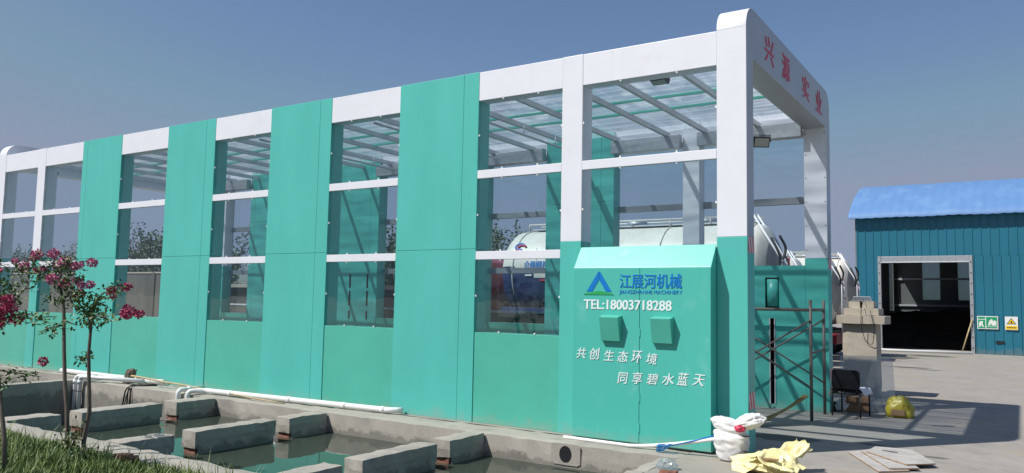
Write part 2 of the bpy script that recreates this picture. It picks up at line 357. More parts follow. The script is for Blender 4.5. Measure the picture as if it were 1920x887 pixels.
def text(parent, m, body, x0, x1, z0, z1, y, name='lettering', rot=None, bold=0, **kw):
    me = text_mesh(body, x0, x1, z0, z1, **kw)
    me.materials.clear(); me.materials.append(m)
    for p in me.polygons: p.material_index = 0
    if bold:
        bm = bmesh.new(); bm.from_mesh(me); cp = bmesh.ops.duplicate(bm, geom=bm.verts[:]+bm.edges[:]+bm.faces[:])
        for v in cp['geom']:
            if isinstance(v, bmesh.types.BMVert): v.co += Vector((bold, -.0012, bold*.25))
        bm.to_mesh(me); bm.free()
    if rot:
        me.transform(rot)
    for v in me.vertices: v.co.y += y
    return link(name, me, parent)
def fbm(p, s=1.): return noise.fractal(Vector(p)*s, .9, 2.1, 5)

# ================================================================ SETTING
# yard: one sheet to the horizon with the opening of the settling pond left out
PX0, PX1, PY0, PY1 = -18.9, -.60, -4.40, -.10
g = MB(); B = 1800
for (x0, x1, y0, y1) in ((-B, B, PY1, B), (-B, B, -B, PY0), (-B, PX0, PY0, PY1), (PX1, B, PY0, PY1)):
    g.add([(x0,y0,0),(x1,y0,0),(x1,y1,0),(x0,y1,0)], [(0,1,2,3)])
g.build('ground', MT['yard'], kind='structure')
MB().box(PX0, PX1, PY0, PY1, -1.0, -.9).build('pond_bed', MT['pond_bed'], kind='structure')
wm = MB()
for (xa, xb, z) in ((PX0+.02, -8.81, -.80), (-8.79, PX1-.02, -.28)):
    wm.add([(xa,PY0+.02,z),(xb,PY0+.02,z),(xb,PY1-.02,z),(xa,PY1-.02,z)], [(0,1,2,3)])
wm.build('water', MT['water'], kind='structure')
# lawn in front of the pond
lw = MB(); n = 60
vs = []; fs = []
for j in range(31):
    for i in range(n+1):
        x = -16+i*15.0/n; y = -4.36-j*(8.0/30)-(.0 if j else .0)
        yy = y - (.05*fbm((x, 0, 3), 1.2) if j == 0 else 0)
        vs.append((x, yy, .006+.03*abs(fbm((x, y, 0), .8))*(1 if j else 0)))
for j in range(30):
    for i in range(n): fs.append((j*(n+1)+i, j*(n+1)+i+1, (j+1)*(n+1)+i+1, (j+1)*(n+1)+i))
lw.add(vs, fs, True).build('lawn_soil', MT['soil'], kind='structure')

# ---- pond walls
def slab(name, label, cat, box, seed, group=None, step=.10, amp=.007, m='pond_wall', foot=None):
    me = grid_box(*box, step, amp, seed=seed, rnd=.006); me.materials.append(MT[m])
    o = link(name, me); o.name = name; me.name = name
    return tag(o, label, cat, group)
slab('pond_rim', 'long concrete ledge between the teal facade and the pond water', 'pond wall', (-12.95, -.60, -.66, -.10, -.95, .006), 1, step=.14, amp=.010)
slab('pond_rim', 'narrow concrete footing under the facade at the far left end', 'pond wall', (-18.9, -13.27, -.30, -.10, -.95, .004), 2, step=.16)
slab('pond_rim', 'broad pale concrete edge of the pond bordering the grass', 'pond wall', (-18.9, -.60, -4.40, -3.90, -.95, .012), 3, step=.14, amp=.012)
slab('pond_rim', 'cracked concrete end of the pond near the clear plastic bag', 'pond wall', (-.78, -.60, -3.88, -.68, -.95, .008), 4, amp=.015)
slab('pond_rim', 'tall dark shaded cross wall closing off the far end of the pond', 'pond wall', (-13.27, -12.97, -3.88, -.32, -.95, .01), 5, step=.14)
slab('weir', 'low submerged weir below the farthest row of stub walls', 'pond wall', (-8.96, -8.66, -3.9, -.66, -.95, -.283), 6)
rowname = ('farthest row of stub walls', 'middle row of stub walls', 'nearest row of stub walls')
segname = ('attached to the grass side edge', 'standing free in the water', 'attached to the facade side ledge')
for r, (xa, xb) in enumerate(((-8.98, -8.63), (-6.31, -6.02), (-3.47, -3.19))):
    for k, (ya, yb) in enumerate(((-3.89, -3.17), (-2.90, -1.62), (-1.40, -.66))):
        t = thing('baffle_wall', f'low concrete baffle wall {segname[k]}, {rowname[r]} in the pond', 'pond wall', group='baffle walls in the settling pond')
        lo = [-.95, -.95]
        me = grid_box(xa, xb, ya, yb, -.215, .012, .08, .008, seed=10+r*3+k, rnd=.006); me.materials.append(MT['pond_wall'])
        link('wall_body', me, t)
        ins = .03
        me = grid_box(xa+ins, xb-ins, ya+(ins if k else 0), yb-(ins if k < 2 else 0), -.95, -.21, .1, .012, seed=30+r*3+k); me.materials.append(MT['brick'] if r < 3 else 0)
        # plaster skin of the long sides; only the broken ends show bricks
        link('brick_footing', me, t)
        for xx0, xx1 in ((xa-.002, xa+.028), (xb-.028, xb+.002)):
            me = grid_box(xx0, xx1, ya+(.05 if k else .0), yb-(.05 if k < 2 else .0), -.95, -.14, .1, .004, seed=50+r*3+k); me.materials.append(MT['pond_wall'])
            link('plaster_face', me, t)
# drain hole collar in the ledge
dh = thing('drain_pipe', 'round dark drain opening in a squared concrete patch of the ledge', 'drain', (-2.0, -.66, -.12))
m_ = MB()
ring = []
for k in range(28):
    a = 2*math.pi*k/28; ring.append((.085*math.cos(a), .10*math.sin(a)))
sq = []
for k in range(28):
    a = 2*math.pi*k/28; cx, cz = math.cos(a), math.sin(a); s_ = max(abs(cx), abs(cz)); sq.append((.20*cx/s_, .125*cz/s_))
vs = [(x, -.012, z) for x, z in ring]+[(x, -.012, z) for x, z in sq]+[(x, .0, z) for x, z in sq]
fs = [(k, (k+1)%28, 28+(k+1)%28, 28+k) for k in range(28)]+[(28+k, 28+(k+1)%28, 56+(k+1)%28, 56+k) for k in range(28)]
m_.add(vs, fs).build('collar', MT['pond_wall'], dh)
MB().add([(x, -.008, z) for x, z in ring], [tuple(range(28))]).build('opening', MT['dark'], dh)

# ================================================================ WASH BAY
W = 4.79; HT = 5.02; ZJ = 2.507
bay = thing('wash_bay', 'long truck wash building of teal panels, white frames and clear windows', 'wash building')
def P(name, m, parent=bay, bevel=0., **boxes):
    pass
def bx(name, m, box, parent=bay, bevel=.006, **tags):
    return MB().box(*box).build(name, MT[m], parent, bevel, 2, **tags)

def portal(x0, x1, letters):
    prof = []
    r = .29
    def arc(cy, cz, a0, a1): return [(cy+r*math.cos(R_(a0+(a1-a0)*k/12)), cz+r*math.sin(R_(a0+(a1-a0)*k/12))) for k in range(13)]
    outer = [(0, ZJ)]+arc(r, 5.314-r, 180, 90)+arc(W-r, 5.314-r, 90, 0)+[(W, ZJ)]
    inner = [(W-.28, ZJ), (W-.28, 4.69), (.28, 4.69), (.28, ZJ)]
    no = len(outer)
    m = MB()
    # faces as a strip: split the U into quads/tris by hand so that no n-gon is concave
    poly = outer+inner
    L = [(p[0], p[1]) for p in poly]
    for x in (x0, x1):
        o = len(m.v)
        vs = [(x, *p) for p in L]
        i0 = no
        a = 1+13; # index of first point of second arc
        left = list(range(0, 14))+[no+2, no+3]           # left leg and corner
        mid = [13, 14, no+1, no+2]
        right = list(range(14, no))+[no, no+1]
        m.add(vs, [tuple(left), tuple(mid), tuple(right)])
    n = len(L)
    sm = MB()
    vs = [(x0, *p) for p in L]+[(x1, *p) for p in L]
    m.add(vs, [(i, (i+1)%n, (i+1)%n+n, i+n) for i in range(n)])
    bm_o = m.build('portal_frame', MT['white'], bay)
    bm = bmesh.new(); bm.from_mesh(bm_o.data); bmesh.ops.remove_doubles(bm, verts=bm.verts, dist=1e-4); bmesh.ops.recalc_face_normals(bm, faces=bm.faces)
    es = [e for e in bm.edges if e.is_manifold and e.calc_face_angle(0) > .8]
    bmesh.ops.bevel(bm, geom=es, offset=.006, segments=2, profile=.6, affect='EDGES', clamp_overlap=True)
    for f in bm.faces:
        f.smooth = f.calc_area() < .05
        if letters and (f.normal.x > .7 or f.normal.z < -.7): f.material_index = 1      # front and soffit: shade painted in as darker grey
    bm_o.data.materials.append(MT['portal_shade'])
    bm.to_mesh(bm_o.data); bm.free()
    for y0 in (0, W-.28):
        leg = bx('portal_leg', 'teal', (x0-.002, x1+.002, y0-.002, y0+.282, 0, ZJ))
        if letters:
            for z in (2.32, .51):
                bx('hazard_strip', 'hazard', (x1+.002, x1+.006, y0+.02, y0+.26, z, z+.19), leg, 0)
    return bm_o
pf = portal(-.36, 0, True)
portal(-18.35, -17.99, False)
bx('seam', 'steel_grey', (-.358, -.002, -.0012, .001, 5.0215, 5.0255), pf, 0)
# red name of the firm on the front beam, letters read along +Y
for ch, ya, yb in (('兴', .80, 1.22), ('源', 1.66, 2.07), ('实', 2.84, 3.26), ('业', 3.74, 4.17)):
    o = text(pf, MT['red_ink'], ch, ya, yb, 4.82, 5.17, 0, bold=.016, thick=.002)
    for v in o.data.vertices: v.co = Vector((.003-v.co.y, v.co.x, v.co.z))
# screws on the inner face of the right leg
scr = MB().tube([(0,0,0),(0,-.004,0)], .008, 8); scm = None
for z in (2.65, 3.05, 3.45, 3.85, 4.25, 4.6):
    for x in (-.33, -.03):
        if scm is None: s0 = scr.build('screw', MT['dark'], pf); scm = s0.data
        else: s0 = link('screw', scm, pf)
        s0.location = (x, W-.281, z)

# columns and cladding on both long sides
GREEN = [(-5.385, -3.88, 'R'), (-8.38, -6.88, 'R'), (-11.41, -9.93, 'R'), (-14.52, -13.02, 'L')]
BAYS = [(-2.18, -.36), (-3.88, -2.49), (-6.88, -5.385), (-9.93, -8.38), (-13.02, -11.41), (-16.10, -14.52), (-17.99, -16.44)]
COLS = [(-2.49, -2.18), (-16.44, -16.10)]
zone = {0: (0, .28), 1: (W-.28, W)}
for side in (0, 1):
    ya, yb = zone[side]
    out = -1 if side == 0 else 1
    for (x0, x1, s) in GREEN:
        xs = x1-.27 if s == 'R' else x0+.185+.0
        zc = 2.44 if side == 0 else 3.66
        for (a, b) in ((x0, xs-.004), (xs, x1)):
            for (z0, z1) in ((0, zc-.004), (zc, HT+.002)):
                pnl_ = bx('cladding_panel', 'teal', (a, b, ya-.001, yb+.001, z0, z1), bevel=.005)
                if side == 1 and z0 == 0 and x0 < -11 and x1 > -10 and b-a > 1:
                    for xs_ in (-10.78, -10.05-.17):
                        for (za, zb) in ((1.95, 2.27), (1.53, 1.88), (1.22, 1.41)):
                            bx('jet_slot', 'black', (xs_-.025, xs_+.025, ya-.006, ya-.002, za, zb), pnl_, 0)
    for (x0, x1) in (COLS if side == 0 else [COLS[0], (-15.95, -15.55)]):
        bx('column', 'white', (x0, x1, ya, yb, ZJ, HT), bevel=.006)
        bx('column', 'teal', (x0, x1, ya-.003, yb+.003, 0, ZJ), bevel=.006)
    for bi, (x0, x1) in enumerate(BAYS if side == 0 else BAYS[:5]+[(-15.55, -14.52), (-17.99, -15.95)]):
        e = .002
        bx('fascia_beam', 'white', (x0+e, x1-e, ya+(.004 if side == 0 else .05), yb-(.05 if side == 0 else .004), 4.595, HT-.004), bevel=.005)
        lowtop = 1.255
        if bi == 0: lowtop = 2.39
        if not (bi == 0 and side == 1):
            bx('lower_panel', 'teal_low', (x0+e, x1-e, ya+.012, yb-.012, 0, lowtop), bevel=.005)
        yf = .0 if side == 0 else W
        def yr(a, b):                                    # depth range measured inwards from the outer face
            return (a, b) if side == 0 else (W-b, W-a)
        win = bx('window_bar', 'white' if side == 0 else 'bar_shade', (x0+e, x1-e, *yr(.0, .07), 3.452, 3.572), bevel=.005)
        if bi: bx('window_bar', 'white' if side == 0 else 'bar_shade', (x0+e, x1-e, *yr(.0, .07), 2.285, 2.402), bevel=.005)
        for (z0, z1) in (((1.255, 2.285), (2.402, 3.452), (3.572, 4.595)) if bi else ((2.40, 3.452), (3.572, 4.595))):
            y0, y1 = yr(.030, .038)
            pane = MB().box(x0+.003, x1-.003, y0, y1, z0+.001, z1-.001).build('pane', MT['glass'], win)
            if side == 0:
                L_ = x1-x0
                spots = [(x0+L_*.3, z0+.012, 0), (x0+L_*.72, z0+.012, 0), (x0+L_*.3, z1-.008, 1), (x0+L_*.72, z1-.008, 1), (x0+.012, (z0+z1)/2, 2), (x1-.012, (z0+z1)/2, 2)]
                if x0 < -12: spots = spots[:2]+spots[4:5]
                for (cx, cz, kk) in spots:
                    c_ = bx('clip', 'orange_clip', (-.010, .010, -.011, .011, -.013, .013), pane, .003)
                    c_.location = (cx, .018, cz)
# roof: rafters across, teal purlins along, clear sheets on top
xr = [-1.1, -2.05, -2.77, -3.78, -4.74, -5.68, -6.62, -7.6, -8.55, -9.5, -10.45, -11.4, -12.35, -13.3, -14.25, -15.2, -16.2, -17.2]
for x in xr:
    bx('rafter', 'steel_grey', (x-.03, x+.03, .24, W-.24, 4.785, 4.87), bevel=.004)
for y in (2.12, 2.85):
    bx('purlin', 'teal_low', (-17.98, -.37, y-.02, y+.02, 4.872, 4.912), bevel=.003)
rs = MB(); vs = []; fs = []
nx, ny = 120, 24
for i in range(nx+1):
    for j in range(ny+1):
        x = -17.98+i*(17.98-.37)/nx; y = .055+j*(W-.11)/ny
        vs.append((x, y, 4.925+.012*fbm((x, y*.5, 1), .9)))
for i in range(nx):
    for j in range(ny): fs.append((i*(ny+1)+j, (i+1)*(ny+1)+j, (i+1)*(ny+1)+j+1, i*(ny+1)+j+1))
rs.add(vs, fs, True).build('roof_sheet', MT['roof_glass'], bay)
# long steel beam and rails of the far side
for (x0, x1) in BAYS:
    bx('edge_beam', 'steel', (x0+.01, x1-.01, W-.44, W-.30, 4.55, 4.80), bevel=.004)
# spray pipes hung under the roof
for x in (-4.55, -6.25, -9.1):
    sp = MB().tube([(x, .35, 4.60), (x, 4.1, 4.60)], .022, 10).build('spray_pipe', MT['steel_grey'], bay)
    for y in (1.2, 2.3, 3.4): MB().tube([(x, y, 4.61), (x, y, 4.775)], .010, 6).build('hanger', MT['steel_grey'], sp)
# spray panel of the far side with its roller and slot
sx = (-2.178, -1.02, -.785, -.362)
pn = MB()
for (x0, x1, z0, z1) in ((-2.178, -1.02, 0, 2.39), (-.785, -.362, 0, 2.39), (-1.02, -.785, 2.19, 2.39), (-1.02, -.785, 1.50, 1.67), (-1.02, -.95, .07, 1.50), (-.855, -.785, .07, 1.50), (-1.02, -.785, 0, .07)):
    pn.box(x0, x1, W-.285, W-.24, z0, z1)
pnl = pn.build('spray_panel', MT['teal'], bay)
bx('panel_backing', 'dark', (-2.17, -.37, W-.10, W-.02, .0, 2.385), pnl)
MB().tube([(-.905, W-.20, 1.70), (-.905, W-.20, 2.16)], .105, 24).build('roller', MT['teal'], pnl)
bx('slot_frame', 'steel_grey', (-.952, -.935, W-.30, W-.27, .07, 1.50), pnl, .003)
bx('slot_frame', 'steel_grey', (-.87, -.853, W-.30, W-.27, .07, 1.50), pnl, .003)
# jets in the middle of the far side: teal spray cabinet between the windows, with rows of slots
for i, (x0, x1) in enumerate(((-11.38, -9.96), (-5.36, -3.9))):
    pass

# ---- floodlights
def floodlight(loc, rx, rz, label):
    t = thing('floodlight', label, 'floodlight', loc, rz, 'floodlights in the wash bay')
    t.scale = (.72,)*3
    h = MB()
    h.prism([(-.15, -.05), (.15, -.05), (.17, .04), (-.17, .04)], 1, -.10, .10)
    b = h.build('housing', MT['dark'], t, .006); b.rotation_euler = (rx, 0, 0)
    ln = MB().box(-.13, .13, -.08, .08, -.058, -.0505).build('lens', MT['lens'], b, .003)
    f = MB()
    for k in range(7): f.box(-.12+k*.04-.004, -.12+k*.04+.004, -.09, .09, .041, .07)
    f.build('cooling_fins', MT['dark'], b)
    MB().tube([(-.18, 0, 0), (-.185, 0, .13), (.185, 0, .13), (.18, 0, 0)], .01, 6).build('bracket', MT['dark'], t)
    return t
floodlight((-1.24, .36, 4.625), R_(-14), R_(0), 'black floodlight under the roof behind the tall window beside the entrance')
floodlight((-.29, 1.66, 3.95), R_(66), R_(-148), 'black floodlight with pale lens seen through the entrance opening')
floodlight((-16.75, .5, 4.56), R_(-14), R_(0), 'black floodlight behind the leftmost top window')

# ================================================================ CONTROL CABINET on the facade
cab = thing('control_cabinet', 'teal cabinet with sloped top, blue logo, phone number and white slogan on the facade', 'cabinet', (0,0,0))
X0, X1 = -2.176, -.364
cb = MB().prism([(-.002, .02), (-.196, .02), (-.196, 2.145), (-.002, 2.425)], 0, X0, X1)
cb.build('body', MT['teal_scuff'], cab, .006)
xm = -1.255
for (a, b) in ((X0+.004, xm-.004), (xm+.004, X1-.004)):
    bx('door', 'teal_scuff', (a, b, -.2035, -.1965, .03, 2.135), cab, .003)
for z in (.16, .52, 1.30):
    bx('hinge', 'teal_scuff', (xm-.010, xm+.010, -.212, -.2025, z, z+.10), cab, .003)
for (x0, x1) in ((-1.755, -1.49), (-1.078, -.815)):
    v = MB().add([(x0,-.2045,1.235),(x1,-.2045,1.235),(x1,-.2045,1.555),(x0,-.2045,1.555),(x0+.004,-.255,1.235),(x1-.004,-.255,1.235),(x1-.004,-.318,1.53),(x0+.004,-.318,1.53)],
                 [(0,1,2,3),(4,5,6,7),(0,1,5,4),(1,2,6,5),(2,3,7,6),(3,0,4,7)])
    v.build('vent_hood', MT['teal_low'], cab, .005)
Yt = -.2055
lg = MB()                                   # emblem: two blue slopes and a green foot
lg.prism([(-1.980, 1.845), (-1.817, 2.095), (-1.809, 2.095), (-1.809, 1.990), (-1.902, 1.845)], 1, Yt-.003, Yt)
lg.prism([(-1.803, 2.095), (-1.795, 2.095), (-1.632, 1.845), (-1.712, 1.845), (-1.803, 1.990)], 1, Yt-.003, Yt)
em = lg.build('emblem', MT['blue_ink'], cab)
wav = [(-2.02, 1.805)]
for k in range(13):
    x = -2.0+k*(.38/12); wav.append((x, 1.822+.030*math.exp(-((x+1.80)/.10)**2)))
wav.append((-1.60, 1.805))
MB().prism(wav, 1, Yt-.004, Yt-.0005).build('emblem_foot', MT['green_ink'], em)
text(cab, MT['blue_ink'], '江展河机械', -1.523, -.722, 1.888, 2.062, Yt, bold=.006)
text(cab, MT['blue_ink'], 'JIANGZHANHE MACHINERY', -1.526, -.712, 1.808, 1.866, Yt, off=-.004)
text(cab, MT['white_ink'], 'TEL:18003718288', -2.020, -.848, 1.622, 1.742, Yt, off=.008, bold=.007)
def slogan(chars, xa, xb, za, zb, h):
    n = len(chars); rnd = random.Random(3)
    for k, c in enumerate(chars):
        wch = (xb-xa)/(n-1+.78); x = xa+k*wch
        zc = za+(zb-za)*k/(n-1); s = .92+.16*rnd.random(); wd = wch*.74*(.92+.16*rnd.random())
        me_rot = Matrix.Translation((x+wd/2, 0, zc+h/2)) @ Matrix.Rotation(R_(-4+8*rnd.random()), 4, 'Y') @ Matrix.Translation((-(x+wd/2), 0, -(zc+h/2)))
        text(cab, MT['white_ink'], c, x, x+wd, zc, zc+h*s, Yt, bold=.004, shear=.2, rot=me_rot)
slogan('共创生态环境', -2.12, -1.02, .998, .978, .14)
slogan('同享碧水蓝天', -1.545, -.435, .722, .766, .14)

# ================================================================ ON THE LEDGE: pipes, pole, hose, net
def bend(p, r, n=6):
    """polyline with rounded corners"""
    p = [Vector(q) for q in p]; out = [p[0]]
    for i in range(1, len(p)-1):
        a = p[i]+(p[i-1]-p[i]).normalized()*r; b = p[i]+(p[i+1]-p[i]).normalized()*r
        for k in range(n+1):
            t = k/n; out.append(a*(1-t)**2+p[i]*2*t*(1-t)+b*t*t)
    return out+[p[-1]]
def coupling(parent, p, d, r, m='pvc'):
    p = Vector(p); d = Vector(d).normalized()*.035
    return MB().tube([p-d, p+d], r, 14).build('coupling', MT[m], parent)
t = thing('drain_pipe', 'fat white pipe along the facade base behind the flowering trees', 'pipe')
MB().tube(bend([(-14.5, -.17, .06), (-11.12, -.17, .062), (-10.98, -.07, .06)], .09), .046, 14).build('pipe_run', MT['pvc'], t)
for x in (-13.4, -12.3, -11.25): coupling(t, (x, -.17, .061), (1, 0, 0), .052)
for k, (x, lab) in enumerate(((-13.00+.10, 'white pipe elbow dropping into the pond, left of the close pair'), (-12.74, 'white pipe elbow dropping into the pond, right of the close pair'))):
    t = thing('drain_pipe', lab, 'pipe')
    MB().tube(bend([(x, -.72, -.7), (x, -.72, .085), (x+.05+(1.5 if k else .3), -.50+.12*k, .085)], .09), .040, 14).build('pipe_run', MT['pvc'], t)
    coupling(t, (x, -.72, -.02), (0, 0, 1), .046); MB().tube([(x, -.72, -.20), (x, -.72, -.188)], .045, 12).build('clamp', MT['dark'], t)
t = thing('drain_pipe', 'long white pipe ending in an elbow beneath the widest teal panel', 'pipe')
MB().tube(bend([(-9.36, -.70, -.6), (-9.36, -.70, .065), (-9.2, -.45, .065), (-5.22, -.20, .062), (-5.10, -.06, .062)], .08), .043, 14).build('pipe_run', MT['pvc'], t)
for x in (-8.6, -7.25, -6.1, -5.35): coupling(t, (x, -.45+(x+9.2)*(.25/3.98), .0635), (3.98, .25, 0), .049)
t = thing('drain_pipe', 'short white pipe elbow entering the pond beside the long pipe', 'pipe')
MB().tube(bend([(-9.62, -.71, -.6), (-9.62, -.71, .065), (-9.62, -.20, .065)], .08), .040, 14).build('pipe_run', MT['pvc'], t)
coupling(t, (-9.62, -.5, .065), (0, 1, 0), .046)
pts = []
for k in range(25):
    u = k/24; x = -2.20+u*1.97; pts.append((x, -.36-.05*u, .024+.20*max(0, (u-.45)/.55)**1.4))
tag(MB().tube(pts, .0215, 12).build('drain_pipe', MT['pvc']), 'thin bowed white pipe propped on the white sack below the cabinet', 'pipe')
pts = [(-11.62+k*.37, -.36-.012*k+.02*math.sin(k*1.7), .150-.0105*k) for k in range(13)]
tag(MB().tube(pts, [.019-.0007*k for k in range(13)], 8).build('bamboo_pole', MT['bamboo']), 'thin tan bamboo pole lying along the ledge over the pipe', 'pole')
# blue-handled net
t = thing('hand_net', 'blue hand net with long blue handle leaning on the thin white pipe', 'net', (-.80, -.47, .012))
MB().tube([(.06, .03, .085), (.30, .045, .16), (.54, .06, .245)], .007, 8).build('handle', MT['blue_ink'], t)
ring = [(.085*math.cos(a)-.02, .06*math.sin(a)-.0, .085+.012*math.cos(a)) for a in [2*math.pi*k/20 for k in range(21)]]
MB().tube(ring, .005, 6).build('hoop', MT['blue_ink'], t)
nm = MB(); vs = []; fs = []
for i in range(7):
    for k in range(20):
        a = 2*math.pi*k/20; s_ = (1-i/6.5)**.6*(1+.10*fbm((k, i, 2), .9)); vs.append((.085*s_*math.cos(a)-.02-.012*i, .06*s_*math.sin(a)-.004*i, max(.004, .085-.014*i)))
for i in range(6):
    for k in range(20): fs.append((i*20+k, i*20+(k+1)%20, (i+1)*20+(k+1)%20, (i+1)*20+k))
nm.add(vs, fs, True).build('mesh_bag', MT['blue_mesh'], t, fix=False)
# old pump stump and hanging hoses on the ledge
me = grid_box(-11.84, -11.66, -.42, -.24, .0, .28, .045, .028, fs=9, seed=77); me.materials.append(MT['bark'])
for v in me.vertices: v.co.x += (v.co.z)*.35; k = 1-v.co.z*1.4; v.co.y = -.33+(v.co.y+.33)*max(.35, k)
st = link('wood_stump', me); tag(st, 'weathered wood stump standing on the ledge against the white pipe', 'stump')
for k, (x, dx, lab) in enumerate(((-11.19, -.12, 'black hose draped over the ledge, hanging outermost left'), (-11.15, -.02, 'black hose draped over the ledge, hanging in the middle'), (-11.11, .05, 'black hose draped over the ledge, hanging nearest to the right'))):
    pts = bend([(x+.25, -.30, .022), (x, -.60, .028), (x+dx*.4, -.685, -.04), (x+dx, -.69, -.36)], .06)
    tag(MB().tube(pts, .013, 8).build('hose', MT['black']), lab, 'hose', 'black hoses over the pond ledge')

# ================================================================ IN FRONT OF THE ENTRANCE
# ---- white sack
def crumple(name, m, parent, c, r, amp, seed, sub=4, freq=3., flat=0., squash=None, smooth=True):
    bm = bmesh.new(); bmesh.ops.create_icosphere(bm, subdivisions=sub, radius=1)
    for v in bm.verts:
        p = v.co.copy(); q = p*freq+Vector((seed*3.7, seed, 0))
        d = noise.ridged_multi_fractal(q, .9, 2.0, 4, 1.0, 2.0)*.5-.5+noise.noise(q*.7)
        p = p*(1+amp*d)
        p = Vector((p.x*r[0], p.y*r[1], p.z*r[2]))
        if squash: p = squash(p)
        v.co = p+Vector(c)
        if v.co.z < flat: v.co.z = flat+.002*noise.noise(v.co*20)
    for f in bm.faces: f.smooth = smooth
    me = bpy.data.meshes.new(name); bm.to_mesh(me); bm.free(); me.materials.append(MT[m])
    return link(name, me, parent)
sk_ = thing('sack', 'full white woven sack with folded top and red print against the teal corner', 'sack', (-.075, -.38, 0))
vs = []; fs = []; NR, NK = 30, 48
for i in range(NR):
    h = i/(NR-1); z = .012+.36*h
    rad = .155+.055*math.sin(min(1, h*1.25)*math.pi*.62)-(.10*max(0, h-.80)/.2 if h > .8 else 0)
    for k in range(NK):
        a = 2*math.pi*k/NK
        ex = (abs(math.cos(a))**3+abs(math.sin(a))**3)**(-1/3.)
        q = Vector((math.cos(a)*2.1, math.sin(a)*2.1, h*5.2))
        f = noise.ridged_multi_fractal(q*.8, 1, 2, 3, 1, 2)*.010+noise.noise(q*1.7+Vector((4,4,4)))*.010
        wr = .0018*math.sin(h*34+3*noise.noise(q*1.1))*min(1, h*3)
        rr = rad*ex*.93-f+wr
        zz = z+(-.035*math.cos(a)*h*h)+.02*noise.noise(Vector((a, 0, 5)))*h
        vs.append((rr*math.cos(a), rr*.82*math.sin(a), zz))
for i in range(NR-1):
    for k in range(NK): fs.append((i*NK+k, i*NK+(k+1)%NK, (i+1)*NK+(k+1)%NK, (i+1)*NK+k))
fs.append(tuple(range(NK))[::-1]); fs.append(tuple(range((NR-1)*NK, NR*NK)))
MB().add(vs, fs, True).build('sack_body', MT['sackcloth'], sk_)
crumple('folded_top', 'sackcloth', sk_, (.185, .02, .435), (.165, .105, .085), .22, 5, 5, 2.2, squash=lambda p: Vector((p.x, p.y, p.z+p.x*.28)))
crumple('neck_fold', 'sackcloth', sk_, (-.03, -.01, .375), (.185, .13, .085), .16, 9, 5, 1.9, squash=lambda p: Vector((p.x, p.y, p.z-p.x*.22)))
crumple('red_contents', 'red_ink', sk_, (.115, -.085, .365), (.06, .04, .035), .3, 2, 3, 3.)
for z, wd in ((.285, .06), (.12, .045)):
    MB().box(.14-wd, .14+.02, -.163, -.158, z, z+.016).build('print_mark', MT['dark'], sk_, .002).rotation_euler = (0, 0, R_(28))
# ---- yellow crumpled tarp
yt = thing('tarp', 'crumpled pale yellow tarp bundle lying in front of the white sack', 'tarp', (.40, -.72, 0))
def sheet(name, m, parent, L, Wd, seed, amp, loc, rot, n=34, freq=3.2):
    vs = []; fs = []
    for i in range(n+1):
        for j in range(n+1):
            u, v = i/n-.5, j/n-.5; q = Vector((u*freq+seed, v*freq, seed*.3))
            rdg = noise.ridged_multi_fractal(q*.62, 1.1, 2.1, 2, 1, 2)
            vs.append((u*L+.04*noise.noise(q*1.3), v*Wd+.04*noise.noise(q*1.3+Vector((9,0,0))), amp*(rdg*.55+noise.noise(q*.8))*(1-.6*(abs(u)+abs(v)))))
    for i in range(n):
        for j in range(n): fs.append((i*(n+1)+j, (i+1)*(n+1)+j, (i+1)*(n+1)+j+1, i*(n+1)+j+1))
    o = MB().add(vs, fs, True).build(name, MT[m], parent, fix=False)
    o.location = loc; o.rotation_euler = rot
    o.data.materials[0] = MT[m]
    sol = o.modifiers.new('thickness', 'SOLIDIFY'); sol.thickness = .004
    return o
sheet('fold', 'yellow_film', yt, .50, .42, 1.3, .10, (-.10, -.02, .08), (R_(8), R_(-14), R_(20)))
sheet('fold', 'yellow_film', yt, .46, .30, 4.1, .10, (.10, -.16, .08), (R_(-14), R_(10), R_(-25)))
sheet('fold', 'yellow_film', yt, .46, .20, 7.7, .08, (.17, .12, .16), (R_(18), R_(-34), R_(42)))
sheet('fold', 'yellow_film', yt, .40, .34, 2.9, .10, (.16, -.05, .11), (R_(30), R_(-8), R_(70)))
crumple('fold', 'yellow_film', yt, (.0, -.02, .06), (.26, .20, .07), .22, 4, 5, 1.4, flat=.004)
sheet('fold', 'yellow_film', yt, .40, .10, 5.2, .05, (.22, .20, .16), (R_(50), R_(-30), R_(48)))
MB().box(-.11, .11, -.03, .03, -.004, .004).build('brown_label', MT['cardboard'], yt).location = (.05, -.18, .165)
# ---- clear film and brick chunk at the pond's end
cfilm = crumple('plastic_bag', 'plastic_film', None, (-.47, -1.26, .05), (.10, .08, .06), .4, 3, 4, 2.6, flat=.006, smooth=False)
tag(cfilm, 'small crumpled clear plastic bag on the cracked pond edge', 'bag')
me = grid_box(-.44, -.26, -1.60, -1.48, .0, .055, .04, .012, fs=12, seed=5); me.materials.append(MT['brick'])
tag(link('brick_chunk', me), 'reddish brick chunk at the bottom edge beside the clear plastic bag', 'brick')

